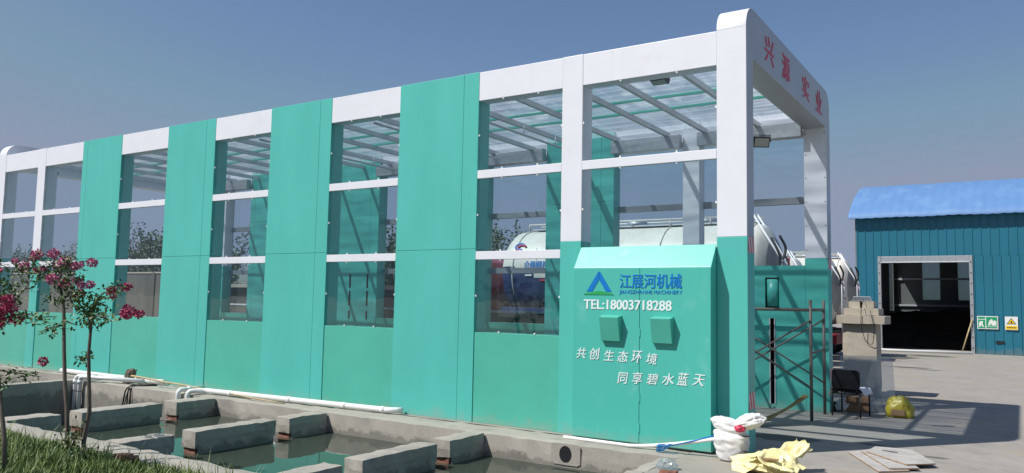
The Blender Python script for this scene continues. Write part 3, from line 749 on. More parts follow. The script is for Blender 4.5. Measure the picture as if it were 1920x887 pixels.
# ---- plywood boards
def board(label, poly, z0, z1, slot=None, tilt=0):
    t = thing('plywood_board', label, 'board', group='plywood boards on the yard')
    o = MB().prism(poly, 2, z0, z1).build('board_face', MT['wood'], t, .003)
    o2 = MB()
    n = len(poly); c = Vector((sum(p[0] for p in poly)/n, sum(p[1] for p in poly)/n))
    out = [tuple(c+(Vector(p)-c)*1.004) for p in poly]
    MB().prism(out, 2, z0+.003, z1-.003).build('board_edge', MT['ply_edge'], t)
    if slot: MB().prism(slot, 2, z1+.0005, z1+.002).build('hand_slot', MT['dark'], t)
    return t
board('weathered plywood board at the bottom of the stack, sticking out to the left', [(.90, .92), (1.00, 1.10), (1.28, .78), (1.62, .20), (1.36, -.05)], .004, .020)
board('weathered plywood board in the middle of the stack', [(1.02, 1.0), (1.10, 1.20), (1.42, 1.0), (1.70, .30), (1.44, .10)], .022, .038)
board('weathered plywood board with a dark hand slot, topmost of the stack', [(1.10, .90), (1.13, 1.30), (1.52, 1.36), (1.83, .60), (1.58, .34)], .040, .056,
      [(1.23, 1.05), (1.25, 1.085), (1.40, 1.04), (1.42, 1.005), (1.38, .99)])

# ---- scaffold frame
sf = thing('scaffold', 'worn steel scaffold frame with crossed braces standing in the entrance', 'scaffold')
for X in (-.035, -1.75):
    for Y in (3.36, 4.30):
        MB().tube([(X, Y, 0), (X, Y, 1.81)], .024, 12).build('post', MT['rust_steel'], sf)
    MB().tube([(X, 3.36, 1.66), (X, 4.30, 1.66)], .022, 10).build('crossbar', MT['rust_steel'], sf)
    MB().tube([(X, 3.36, 1.00), (X, 4.30, 1.03)], .018, 10).build('crossbar', MT['rust_steel'], sf)
MB().tube([(-.03, 3.36, 1.655), (-1.75, 3.36, 1.655)], .024, 10).build('ledger', MT['rust_steel'], sf)
MB().tube([(-.03, 4.30, 1.655), (-1.75, 4.30, 1.655)], .024, 10).build('ledger', MT['rust_steel'], sf)
for Y in (3.33, 4.27):
    MB().tube([(-.03, Y, 1.50), (-1.75, Y, .42)], .014, 8).build('brace', MT['rust_steel'], sf)
    MB().tube([(-.03, Y-.03, .50), (-1.75, Y-.03, 1.56)], .014, 8).build('brace', MT['rust_steel'], sf)

# ---- straw broom
br = thing('straw_broom', 'straw broom lying on the floor with its tip against the scaffold', 'broom')
rnd = random.Random(11)
bh = MB()
for k in range(46):
    a = rnd.uniform(-1, 1); b = rnd.uniform(-1, 1)
    p0 = Vector((-.54, 2.30, .05)); p1 = Vector((-.30, 2.85, .16)); p2 = Vector((-.10, 3.30, .37))
    pts = []
    for i in range(6):
        u = i/5; p = p0*(1-u)**2+p1*2*u*(1-u)+p2*u*u
        sp = .045*(1-1.3*u if u < .5 else .35+(u-.5)*1.1)
        pts.append(p+Vector((a*sp, -a*sp*.5, b*sp*.6)))
    pts = [Vector((q.x, q.y, max(.006, q.z))) for q in pts]
    bh.tube(pts, .0035, 4, False)
bh.build('straw_bundle', MT['straw'], br, fix=False)
tw = MB(); vs = []; fs = []
for k in range(60):
    a = rnd.uniform(-1, 1); b = rnd.uniform(0, 1); p = Vector((-.52, 2.34, .04)); e = Vector((-.95+.25*a, 1.98+.35*a+rnd.uniform(-.1, .1), .006+.03*b))
    m2 = (p+e)/2+Vector((0, 0, .03*b)); tw.tube([p+Vector((a*.02, 0, b*.03)), m2, e], .003, 4, False)
tw.build('bristles', MT['rubber'], br, fix=False)

# ---- chair
def rbox(w_, h_, r, n=6):
    pts = []
    for cx, cz, a0 in ((w_/2-r, h_-r, 0), (-w_/2+r, h_-r, 90), (-w_/2+r, r, 180), (w_/2-r, r, 270)):
        for k in range(n+1): a = R_(a0+90*k/n); pts.append((cx+r*math.cos(a), cz+r*math.sin(a)))
    return pts
ch = thing('office_chair', 'black conference chair seen from behind with a white rag on its seat', 'chair', (.335, 4.42, 0), R_(-10))
MB().prism(rbox(.43, .30, .06), 1, -.235, -.195).build('backrest', MT['black'], ch, .010).location = (0, 0, .43)
MB().prism([(-.22, -.20), (.22, -.20), (.22, .22), (-.22, .22)], 2, .375, .425).build('seat', MT['black'], ch, .015)
for sx_ in (-1, 1):
    MB().tube(bend([(sx_*.215, -.21, .0), (sx_*.215, -.20, .36)], .02), .0125, 10).build('leg', MT['dark'], ch)
    MB().tube([(sx_*.215, .20, .0), (sx_*.215, .19, .385)], .0125, 10).build('leg', MT['dark'], ch)
    MB().tube([(sx_*.165, -.19, .36), (sx_*.165, -.215, .47)], .014, 10).build('back_post', MT['dark'], ch)
MB().tube([(-.215, -.20, .36), (.215, -.20, .36)], .0125, 8).build('seat_rail', MT['dark'], ch)
# rag draped over the seat
vs = []; fs = []; n = 26
for i in range(n+1):
    for j in range(n+1):
        u, v = i/n*.66-.35, j/n*.40-.20
        over = max(0, abs(u)-.225); z = .437+.010*fbm((u*7, v*7, 1))-over*1.1+(.02*fbm((u*9, v*5, 4)) if over else 0)
        vs.append((math.copysign(min(abs(u), .225+over*.5), u), v+.01*noise.noise(Vector((u*9, v*9, 0))), z))
for i in range(n):
    for j in range(n): fs.append((i*(n+1)+j, (i+1)*(n+1)+j, (i+1)*(n+1)+j+1, i*(n+1)+j+1))
rg = MB().add(vs, fs, True).build('rag', MT['cloth'], fix=False); rg.location = (.335, 4.42, 0); rg.rotation_euler = (0, 0, R_(-10))
sol = rg.modifiers.new('thickness', 'SOLIDIFY'); sol.thickness = .004; sol.offset = 1
tag(rg, 'crumpled white rag spread over the seat of the black chair', 'rag')
# box under / behind the chair
cbx = thing('cardboard_box', 'brown cardboard box on the ground behind the black chair', 'box', (.34, 4.98, 0), R_(8))
MB().box(-.17, .17, -.12, .12, .003, .26).build('carton', MT['cardboard'], cbx, .004)
MB().box(-.17, .17, -.14, -.122, .18, .262).build('flap', MT['cardboard'], cbx).rotation_euler = (R_(4), 0, 0)
tag(crumple('plastic_bag', 'cloth', None, (.12, 4.86, .09), (.10, .09, .11), .35, 6, 4, 2.2, flat=.004, smooth=False), 'crumpled white plastic bag between the chair legs', 'bag')
tag(crumple('rubbish_bag', 'black', None, (.02, 4.9, .06), (.12, .1, .08), .35, 8, 4, 2.2, flat=.004, smooth=False), 'small dark bag on the ground behind the left chair leg', 'bag')
# ---- leaning cloudy sheet
ps = MB().box(-.42, .40, -.004, .004, 0, .92).build('plastic_sheet', MT['plastic_sheet'])
ps.location = (.52, 5.03, .003); ps.rotation_euler = (R_(-11), 0, R_(22))
tag(ps, 'cloudy clear plastic sheet standing upright behind the black chair', 'sheet')
# ---- yellow rubbish bag
yb = thing('rubbish_bag', 'yellow translucent rubbish bag full of scraps beside the upright clear sheet', 'bag', (.99, 4.78, 0))
crumple('bag_body', 'yellow_bag', yb, (0, 0, .135), (.215, .18, .185), .26, 12, 5, 1.9, flat=.004, squash=lambda p: Vector((math.copysign(abs(p.x/.215)**.72*.205, p.x)*(1-1.1*max(0, p.z)), math.copysign(abs(p.y/.18)**.72*.17, p.y)*(1-1.1*max(0, p.z)), math.copysign(abs(p.z/.185)**.85*.185, p.z))))
crumple('paper_scrap', 'cloth', yb, (.01, -.06, .285), (.07, .04, .028), .3, 3, 3, 3)
crumple('paper_scrap', 'red_ink', yb, (.06, .02, .295), (.05, .03, .02), .3, 4, 3, 3)
MB().box(-.10, .09, -.195, -.17, .04, .13).build('carton', MT['cardboard'], yb, .004)

# ---- stepped concrete pillar
pl = thing('concrete_pillar', 'beige concrete pillar with stepped cap beside the wash bay entrance', 'pillar', (0, 0, 0))
def cpart(name, box, seed, amp=.006):
    me = grid_box(*box, .09, amp, seed=seed, rnd=.004); me.materials.append(MT['concrete_old']); return link(name, me, pl)
cpart('shaft', (-.335, .285, 7.5, 8.1, 0, 1.392), 61)
cpart('cap_slab', (-.425, .455, 7.38, 8.2, 1.39, 1.555), 62)
cpart('cap_step', (-.31, .335, 7.47, 8.12, 1.553, 1.70), 63)
cpart('top_block', (-.225, -.01, 7.55, 8.0, 1.698, 1.83), 64)
cpart('top_block', (.025, .24, 7.55, 8.0, 1.698, 1.83), 65)
tr_ = thing('metal_tray', 'shiny silver metal tray upside down on top of the concrete pillar', 'tray', (.02, 7.74, 1.83))
MB().prism([(-.18, 0), (.18, 0), (.155, .10), (-.155, .10)], 1, -.14, .14).build('tray_shell', MT['bright_steel'], tr_, .012)
MB().box(-.20, .20, -.16, .16, .0005, .014).build('tray_rim', MT['bright_steel'], tr_, .004)
pts = bend([(.06, 7.53, 1.86), (.04, 7.36, 1.70), (.03, 7.365, 1.35), (.09, 7.46, 1.05), (.22, 7.46, .98), (.27, 7.36, 1.3), (.20, 7.36, 1.66)], .08)
tag(MB().tube(pts, .006, 6).build('electric_wire', MT['rubber']), 'thin dark wire looping down the front of the concrete pillar', 'wire')
tag(MB().tube([(-.13, 5.3, 0), (-.14, 5.32, 1.43)], .02, 8).build('steel_post', MT['steel']), 'thin grey steel post between the portal and the concrete pillar', 'post')

# ================================================================ BEHIND THE BAY
# low concrete wall and boundary wall
def wall_posts(name, label, x0, x1, y, h, m, pitch, rail):
    t = thing(name, label, 'wall')
    n = int((x1-x0)/pitch)
    for k in range(n):
        a = x0+k*pitch
        me = grid_box(a+.07, a+pitch-.07, y-.05, y+.05, 0, h, .4, .006, fs=3, seed=k); me.materials.append(MT[m]); link('wall_slab', me, t)
    for k in range(n+1):
        bx('post', m, (x0+k*pitch-.07, x0+k*pitch+.07, y-.08, y+.08, 0, h+.04), t, .008)
    bx('coping', rail, (x0, x1, y-.07, y+.07, h+.002, h+.05), t, .008)
    return t
wall_posts('boundary_wall', 'weathered concrete panel wall seen through the left windows', -36.0, -19.2, 6.4, 2.40, 'wall_dark', 2.4, 'concrete_old')
wall_posts('boundary_wall', 'low stained concrete wall with pale rail just behind the wash bay', -19.0, -4.6, 6.6, 1.42, 'wall_dark', 2.4, 'steel_grey')
sh = thing('low_shed', 'low dark shed with pale flat roof behind the low concrete wall', 'shed')
bx('wall', 'shed_dark', (-22.5, -14.6, 9.0, 11.5, 0, 2.0), sh, .01)
bx('roof', 'concrete_old', (-22.7, -14.4, 8.8, 11.7, 2.003, 2.12), sh, .01)

# ---- tank trucks
def ladder(parent, p0, p1, p2, wdt, m='white'):
    """two rails bent over the tank end with rungs; points in the XZ plane, rails apart in Y"""
    ld = MB().tube(bend([p0+Vector((0, -wdt/2, 0)), p1+Vector((0, -wdt/2, 0)), p2+Vector((0, -wdt/2, 0))], .2), .022, 8).build('ladder', MT[m], parent)
    MB().tube(bend([p0+Vector((0, wdt/2, 0)), p1+Vector((0, wdt/2, 0)), p2+Vector((0, wdt/2, 0))], .2), .022, 8).build('ladder_rail', MT[m], ld)
    for k in range(7):
        u = k/6; q = p0.lerp(p1, u); MB().tube([q+Vector((0, -wdt/2, 0)), q+Vector((0, wdt/2, 0))], .014, 6).build('rung', MT[m], ld)
    return ld
def tank_truck(loc, label, full=True, body='blue_paint', cabm='red_paint', scale=1.):
    """truck pointing to -X; origin on the ground below the rear end of the tank, near side at y = 0"""
    t = thing('tank_truck', label, 'truck', loc, 0, 'tank trucks parked behind the wash bay'); t.scale = (scale,)*3
    L, R, zc, yc = 6.9, 1.14, 2.46, 1.16
    vs = []; fs = []; mi = []; NX, NK = 60, 48
    prof = []
    for i in range(NX+1):
        u = i/NX; x = -L*u
        e = min(u, 1-u)*L
        r = R*(1-(max(0, .32-e)/.32)**2.4*.30)
        prof.append((x, r))
    for (x, r) in prof:
        hop = 0
        for k in range(NK):
            a = 2*math.pi*k/NK; y = yc+r*math.sin(a); z = zc+r*math.cos(a)
            if z < zc-.2: z = zc-.2-(zc-.2-z)*(1+.25*abs(math.sin(x*1.35)))
            vs.append((x, y, z))
    for i in range(NX):
        for k in range(NK):
            fs.append((i*NK+k, (i+1)*NK+k, (i+1)*NK+(k+1)%NK, i*NK+(k+1)%NK))
            xm_ = (prof[i][0]+prof[i+1][0])/2; zm = zc+R*math.cos(2*math.pi*(k+.5)/NK)
            mi.append(1 if zm < 2.72-.30*(xm_+L) and zm < 2.62 else 0)
    m_ = MB(); m_.add(vs, fs, True); m_.mi = mi
    m_.build('tank', [MT['tank_white'], MT[body]], t)
    for x, sgn in ((0, 1), (-L, -1)):
        r0 = prof[0][1]; vs = []; fs = []
        for i in range(8):
            rr = r0*(1-i/8)*1.002
            for k in range(NK): a = 2*math.pi*k/NK; vs.append((x+sgn*.22*(1-(1-i/8)**2)-sgn*.004, yc+rr*math.sin(a), zc+rr*math.cos(a)))
        vs.append((x+sgn*.22, yc, zc))
        for i in range(7):
            for k in range(NK): fs.append((i*NK+k, i*NK+(k+1)%NK, (i+1)*NK+(k+1)%NK, (i+1)*NK+k))
        for k in range(NK): fs.append((7*NK+k, 7*NK+(k+1)%NK, 8*NK))
        MB().add(vs, fs, True).build('tank_end', MT['tank_grey'], t)
    for x in (-.35, -2.4, -4.6, -6.4):
        ring_ = [(x, yc+(R+.012)*math.sin(2*math.pi*k/40), zc+(R+.012)*math.cos(2*math.pi*k/40)) for k in range(41)]
        MB().tube(ring_, .02, 6).build('band', MT['tank_white'], t)
    # catwalk on top with railing
    top = zc+R
    bx('catwalk', 'steel_grey', (-L+.6, -.3, yc-.30, yc+.30, top+.01, top+.04), t, .004)
    for y in (yc-.32, yc+.32):
        MB().tube([(-L+.5, y, top+.16), (-.3, y, top+.16)], .02, 8).build('railing', MT['tank_white'], t)
    for x in (-1.6, -3.4, -5.2):
        MB().tube([(x, yc, top+.03), (x, yc, top+.15)], .25, 20).build('hatch', MT['steel'], t)
    for k in range(7):
        x = -.4-k*1.0; MB().tube([(x, yc-.32, top), (x, yc-.32, top+.16)], .014, 6).build('railing_post', MT['tank_white'], t)
    ladder(t, Vector((.30, yc-.35, .9)), Vector((.30, yc-.35, zc+.25)), Vector((-.35, yc-.35, top+.20)), .42)
    MB().tube(bend([(.12, yc-.75, zc+.75), (.30, yc-.70, zc+.35), (.22, yc-.45, zc+.05), (.30, yc-.15, zc+.55), (.24, yc-.5, zc+.8)], .15), .03, 8).build('rear_hose', MT['rubber'], t)
    bx('rear_marker', 'red_ink', (.16, .19, yc+.25, yc+.85, zc-.35, zc-.27), t, .003)
    bx('rear_marker', 'red_ink', (.05, .09, yc+.95, yc+1.02, zc-.1, zc+.4), t, .003)
    # chassis, wheels, cab
    bx('chassis', 'dark', (-L-3.0, .1, yc-.45, yc+.45, .75, 1.02), t, .01)
    bx('rear_bumper', 'tank_red', (.05, .22, .05, 2.27, .6, .95), t, .01)
    for x in (-.9, -2.1, -L-2.2):
        for y in (.02, 2.0):
            wl = MB().tube([(x, y, .52), (x, y+.30, .52)], .52, 24).build('wheel', MT['rubber'], t)
            MB().tube([(x, y-.01, .52), (x, y+.31, .52)], .27, 16).build('rim', MT['steel'], wl)
    cp = [(-L-.45, .7), (-L-.45, 2.75), (-L-1.2, 3.05), (-L-2.3, 2.95), (-L-2.85, 2.0), (-L-2.9, .7)]
    cb_ = MB().prism(cp, 1, .0, 2.32).build('cab', MT[cabm], t, .04)
    bx('side_window', 'dark', (-L-2.3, -L-1.3, -.006, .01, 1.95, 2.6), cb_, .01)
    bx('cab_step', 'dark', (-L-2.2, -L-.7, -.03, .2, .45, .68), cb_, .01)
    bx('side_skirt', body, (-L+.1, -2.9, .12, .20, .7, 1.55), t, .01)
    return t, zc, R, yc, L
t1, zc, R1, yc, L1 = tank_truck((-2.05, 8.0, 0), 'white tank truck with blue lettering and red cab directly behind the wash bay')
def surf_y(z): return yc-math.sqrt(max(0, (R1+.012)**2-(z-zc)**2))
def on_tank(m, body, x0, x1, z0, z1, **kw):
    o = text(t1, m, body, x0, x1, z0, z1, 0, thick=.001, **kw)
    for v in o.data.vertices: v.co.y += surf_y(v.co.z)-.004
on_tank(MT['blue_ink'], '介质固井专用', -6.05, -5.02, 2.56, 2.75, bold=.012)
# swirl emblem at the front of the tank: red and blue bands
def swirl(m, dx, dz):
    pts = []
    for k in range(25):
        u = k/24; a = math.pi*(1.0-1.5*u*2) if u < .5 else math.pi*(-.5+1.5*(u-.5)*2+1.0)
        if u < .5: px, pz = .10*math.cos(R_(20+250*u*2)), .075+.075*math.sin(R_(20+250*u*2))
        else: px, pz = .10*math.cos(R_(90-250*(u-.5)*2)), -.075+.075*math.sin(R_(90-250*(u-.5)*2))
        z = 3.04+pz+dz; pts.append((-6.25+px*1.25+dx, surf_y(z)-.012, z))
    MB().tube(pts, .030, 6).build('emblem', MT[m], t1)
swirl('blue_ink', -.05, .02); swirl('red_ink', .02, -.02)
for k in range(8):
    x = -5.9+k*.42; z = 2.70-.30*(x+L1)-.02
    if z < 2.6 and z > 1.6:
        MB().box(-.10, .10, surf_y(z)-.012, surf_y(z)-.004, z-.02, z+.02).build('reflective_strip', MT['red_ink'] if k % 2 else MT['white_ink'], t1).location.x = x
tank_truck((-2.65, 10.9, 0), 'white tank truck second in the row, its pale end seen through the entrance', body='blue_paint', cabm='blue_paint', scale=.93)
tank_truck((-2.75, 13.9, 0), 'white tank truck third in the row, mostly hidden by the second one', body='tank_red', cabm='blue_paint', scale=.88)
tank_truck((-2.40, 16.9, 0), 'tank truck with red underside and ladder right of the white portal', body='tank_red', cabm='red_paint', scale=.93)
tank_truck((-2.45, 19.9, 0), 'farthest tank truck with ladder beside the blue hall', body='tank_red', cabm='red_paint', scale=.96)

# ---- blue hall
hall = thing('industrial_hall', 'blue corrugated hall with curved bright blue roof and open dark doorway', 'hall')
HX0, HX1, HY0, HY1, HZ = -3.18, 15.0, 26.7, 38.0, 5.46
DX0, DX1, DZ = -2.36, 1.06, 3.86
def ribbed(name, x0, x1, z0, z1, y, pitch=.30, axis='x', parent=hall):
    """profiled sheet: flat pans with narrow raised ribs, along x (or y)"""
    pts = []; x = x0
    while x < x1-1e-6:
        e = min(x+pitch, x1)
        pts += [(x, 0), (x+.02, -.022), (x+.055, -.022), (x+.075, 0)] if e-x > .09 else [(x, 0)]
        x = e
    pts.append((x1, 0)); m = MB(); vs = []; fs = []
    for (a, d) in pts:
        for z in (z0, z1): vs.append((a, y+d, z) if axis == 'x' else (y+d, a, z))
    for i in range(len(pts)-1): fs.append((2*i, 2*i+2, 2*i+3, 2*i+1))
    o = m.add(vs, fs).build(name, MT['blue_wall'], parent, fix=False)
    s_ = o.modifiers.new('thickness', 'SOLIDIFY'); s_.thickness = .03; s_.offset = -1 if axis == 'x' else 1
    return o
ribbed('wall', HX0, DX0, 0, DZ, HY0); ribbed('wall', DX1, HX1, 0, DZ, HY0); ribbed('wall', HX0, HX1, DZ+.002, HZ, HY0)
# side and back walls, with frosted window strips
for (y0, y1, z0, z1) in ((HY0+.05, 36.0, 0, HZ), (37.6, HY1, 0, HZ), (36.0, 37.6, 0, 1.6), (36.0, 37.6, 4.3, HZ)):
    bx('wall', 'hall_inside', (HX0-.05, HX0+.05, y0, y1, z0, z1), hall, 0)
bx('window', 'glass', (HX0-.02, HX0+.02, 36.0, 37.6, 1.6, 4.3), hall, 0)
bx('wall', 'hall_inside', (HX0, HX1, HY1, HY1+.1, 0, 2.2), hall, 0); bx('wall', 'hall_inside', (HX0, HX1, HY1, HY1+.1, 4.4, HZ), hall, 0)
xx = HX0
for k, (a, b) in enumerate(((-1.79, -.95), (-.13, .75), (1.6, 2.4), (3.4, 4.2))):
    bx('wall', 'hall_inside', (xx, a, HY1, HY1+.1, 2.2, 4.4), hall, 0); xx = b
    wf = bx('window', 'steel_grey', (a, b, HY1-.03, HY1+.03, 3.26, 3.34), hall, 0)
    bx('pane', 'frosted', (a, b, HY1+.04, HY1+.06, 2.2, 4.4), wf, 0)
bx('wall', 'hall_inside', (xx, HX1, HY1, HY1+.1, 2.2, 4.4), hall, 0)
bx('wall', 'hall_inside', (HX1, HX1+.1, HY0, HY1, 0, HZ), hall, 0)
for z in (1.9, 3.3): bx('girt', 'steel_grey', (HX0, HX1, HY1-.12, HY1-.05, z-.05, z+.05), hall, 0)
# curved roof, ribbed, with overhang
vs = []; fs = []; na = 28; nxr = 150
cz_ = HZ; half = (HY1-HY0)/2+.35; rise = 2.05; Rr = (half*half+rise*rise)/(2*rise)
for i in range(nxr+1):
    x = HX0-.28+(HX1-HX0+.56)*i/nxr
    lift = (.018 if i % 3 == 0 else 0)
    sag = .02*noise.noise(Vector((x*.9, 0, 0)))
    for j in range(na+1):
        y = HY0-.35+2*half*j/na; dy = y-(HY0+HY1)/2
        vs.append((x, y, HZ+rise-Rr+math.sqrt(Rr*Rr-dy*dy)+lift+sag*(1 if j < 3 else .3)))
for i in range(nxr):
    for j in range(na): fs.append((i*(na+1)+j, (i+1)*(na+1)+j, (i+1)*(na+1)+j+1, i*(na+1)+j+1))
ro = MB().add(vs, fs, True).build('roof', MT['blue_roof'], hall, fix=False)
s_ = ro.modifiers.new('thickness', 'SOLIDIFY'); s_.thickness = .03; s_.offset = -1
gp = [(y, HZ+rise-Rr+math.sqrt(Rr*Rr-(y-(HY0+HY1)/2)**2)-.04) for y in [HY0+.02+(HY1-HY0-.04)*k/24 for k in range(25)]]
MB().prism([(HY0+.02, HZ-.02)]+gp+[(HY1-.02, HZ-.02)], 0, HX0-.03, HX0+.03).build('gable', MT['blue_wall'], hall)
# door frame and rolled shutter
for (a, b) in ((DX0-.0, DX0+.12), (DX1-.12, DX1)):
    df = bx('door_frame', 'steel', (a, b, HY0-.06, HY0+.10, 0, DZ-.002), hall, .006)
    for z in [k*.42+.2 for k in range(9)]: bx('bolt', 'dark', (a+.04, a+.075, HY0-.068, HY0-.0605, z, z+.05), df, 0)
bx('shutter', 'steel', (DX0+.12, DX1-.12, HY0-.03, HY0+.06, DZ-.22, DZ-.003), hall, .01)
bx('shutter_bar', 'steel_grey', (DX0+.12, DX1-.12, HY0-.05, HY0+.02, DZ-.27, DZ-.222), hall, .006)
# heap of dark bulk material inside
vs = []; fs = []; n = 40
for i in range(n+1):
    for j in range(n+1):
        x = -2.9+i*9.5/n; y = 29.6+j*7.8/n; u = min(1, j/16)
        vs.append((x, y, max(0.004, 1.5*u*(1-.10*abs(i-n/2)/n)+.35*fbm((x*.6, y*.6, 2)))))
for i in range(n):
    for j in range(n): fs.append((i*(n+1)+j, (i+1)*(n+1)+j, (i+1)*(n+1)+j+1, i*(n+1)+j+1))
tag(MB().add(vs, fs, True).build('bulk_heap', MT['heap'], fix=False), 'dark heap of loose material inside the doorway of the blue hall', 'heap')
# signs
def sign(name, label, x0, x1, z0, z1, edge, group=None):
    t = thing(name, label, 'sign', (0, HY0-.05, 0))
    MB().box(x0, x1, -.008, .0, z0, z1).build('sign_plate', MT[edge], t, .003)
    return t
s1 = sign('safety_sign', 'green and white sign board beside the hall door', 1.16, 1.86, .98, 1.48, 'sign_white')
for (a, b) in ((1.19, 1.43), (1.46, 1.83)):
    MB().box(a, b, -.012, -.0085, 1.01 if a < 1.4 else 1.09, 1.34 if a < 1.4 else 1.45).build('green_field', MT['sign_green'], s1)
MB().box(1.46, 1.83, -.012, -.0085, 1.015, 1.07).build('green_field', MT['sign_green'], s1)
MB().box(1.19, 1.43, -.012, -.0085, 1.37, 1.45).build('green_field', MT['sign_green'], s1)
MB().prism([(1.52, 1.12), (1.60, 1.12), (1.60, 1.22), (1.66, 1.12), (1.80, 1.12), (1.80, 1.28), (1.74, 1.33), (1.70, 1.28), (1.65, 1.38), (1.56, 1.30)], 1, -.015, -.0125).build('pictogram', MT['sign_white'], s1)
MB().prism([(1.22, 1.06), (1.26, 1.06), (1.30, 1.14), (1.34, 1.06), (1.39, 1.06), (1.34, 1.18), (1.36, 1.28), (1.26, 1.28), (1.22, 1.20)], 1, -.015, -.0125).build('pictogram', MT['sign_white'], s1)
s2 = sign('warning_sign', 'white and yellow warning sign with a triangle on the hall wall', 2.08, 2.50, .97, 1.48, 'sign_white')
MB().prism([(2.13, 1.19), (2.45, 1.19), (2.29, 1.43)], 1, -.012, -.0085).build('triangle', MT['dark'], s2)
MB().prism([(2.175, 1.215), (2.405, 1.215), (2.29, 1.39)], 1, -.0150, -.0125).build('triangle_field', MT['sign_yellow'], s2)
MB().prism([(2.26, 1.23), (2.32, 1.23), (2.31, 1.31), (2.27, 1.31)], 1, -.018, -.0155).build('mark', MT['dark'], s2)
MB().box(2.10, 2.48, -.012, -.0085, .99, 1.13).build('yellow_field', MT['sign_yellow'], s2)
MB().box(2.14, 2.44, -.015, -.0125, 1.045, 1.075).build('text_line', MT['dark'], s2)
tag(MB().tube([(.62, 26.45, .02), (1.0, 26.60, 1.35)], .025, 8).build('bamboo_pole', MT['bamboo']), 'tan pole leaning on the right jamb of the hall doorway', 'pole')
pts = bend([(-2.9, 25.0, .30), (-2.2, 25.4, .06), (1.0, 26.2, .05)], .3)
tag(MB().tube(pts, .05, 10).build('drain_pipe', MT['pvc']), 'pale pipe lying on the ground before the hall doorway', 'pipe')
hp = MB().box(-.16, .13, -.012, .0, -.05, .05).build('wall_hole', MT['dark'], hall); hp.location = (1.92, HY0-.024, .48)

# ================================================================ PLANTS
def leaf_quad(vs, fs, p, d, up, L, Wd):
    d = d.normalized(); s = d.cross(up)
    if s.length < 1e-3: s = d.orthogonal()
    s.normalize(); nrm = s.cross(d); o = len(vs)
    vs += [p, p+d*L*.5+s*Wd*.5+nrm*L*.06, p+d*L, p+d*L*.5-s*Wd*.5+nrm*L*.06]; fs.append((o, o+1, o+2, o+3))
def rv(r): 
    while True:
        v = Vector((r.uniform(-1,1), r.uniform(-1,1), r.uniform(-1,1)))
        if .05 < v.length <= 1: return v
def flower(parent, c, r, m, seed):
    rr = random.Random(seed); vs = []; fs = []
    n = int(240*(r/.1)**1.3)
    for _ in range(n):
        v = rv(rr); p = Vector(c)+Vector((v.x*r*1.05, v.y*r, v.z*r*.82))*(.6+.5*noise.noise(v*2+Vector((seed, 0, 0)))+.25)
        leaf_quad(vs, fs, p, (v+rv(rr)*.9), rv(rr), .030, .026)
    return MB().add(vs, fs).build('flower_cluster', MT[m], parent, fix=False)
def leaves_along(vs, fs, pts, r, rr, dens, L=.055):
    for a, b in zip(pts[:-1], pts[1:]):
        a, b = Vector(a), Vector(b); n = max(1, int((b-a).length*dens))
        for _ in range(n):
            u = rr.random(); p = a.lerp(b, u)+rv(rr)*r
            d = ((b-a).normalized()*.6+rv(rr)); d.z -= .25
            leaf_quad(vs, fs, p, d, Vector((0, 0, 1))+rv(rr)*.8, L*rr.uniform(.7, 1.2), L*.55)
def myrtle(name, label, trunks, branches, flowers, Y, seed, leafy=(), dens=110):
    base = trunks[0][0]
    t = thing(name, label, 'tree', (0, 0, 0), 0, 'flowering crape myrtles by the pond')
    rr = random.Random(seed)
    def pt(q, dy=0): return Vector((q[0], Y+dy, q[1]))
    for tr in trunks:
        n = len(tr); MB().tube([pt(q, .02*noise.noise(Vector((q[1]*3, seed, 0)))) for q in tr], [.026*(1-.5*i/(n-1)) for i in range(n)], 10).build('trunk', MT['bark'], t)
    vs = []; fs = []
    for k, b in enumerate(branches):
        n = len(b); dirn = rr.choice((-1, 1))*rr.uniform(.05, .30)
        P3 = [pt(q, dirn*i/(n-1)) for i, q in enumerate(b)]
        MB().tube(P3, [.011*(1-.7*i/(n-1)) for i in range(n)], 7).build('branch', MT['bark'], t)
        leaves_along(vs, fs, P3, .075, rr, dens)
    for (x, z, r, nl) in leafy:
        for _ in range(int(nl*.65)):
            v = rv(rr); leaf_quad(vs, fs, Vector((x, Y, z))+v*r, rv(rr)+Vector((0,0,-.2)), Vector((0,0,1))+rv(rr)*.8, .055*rr.uniform(.7,1.25), .03)
    MB().add(vs, fs).build('foliage', [MT['leaf']], t, fix=False)
    for k, (x, z, r, deep) in enumerate(flowers):
        flower(t, (x, Y+rr.uniform(-.12, .12), z), r*.67, 'petal_deep' if deep else 'petal', seed*50+k)
    return t
Yt1 = -4.55
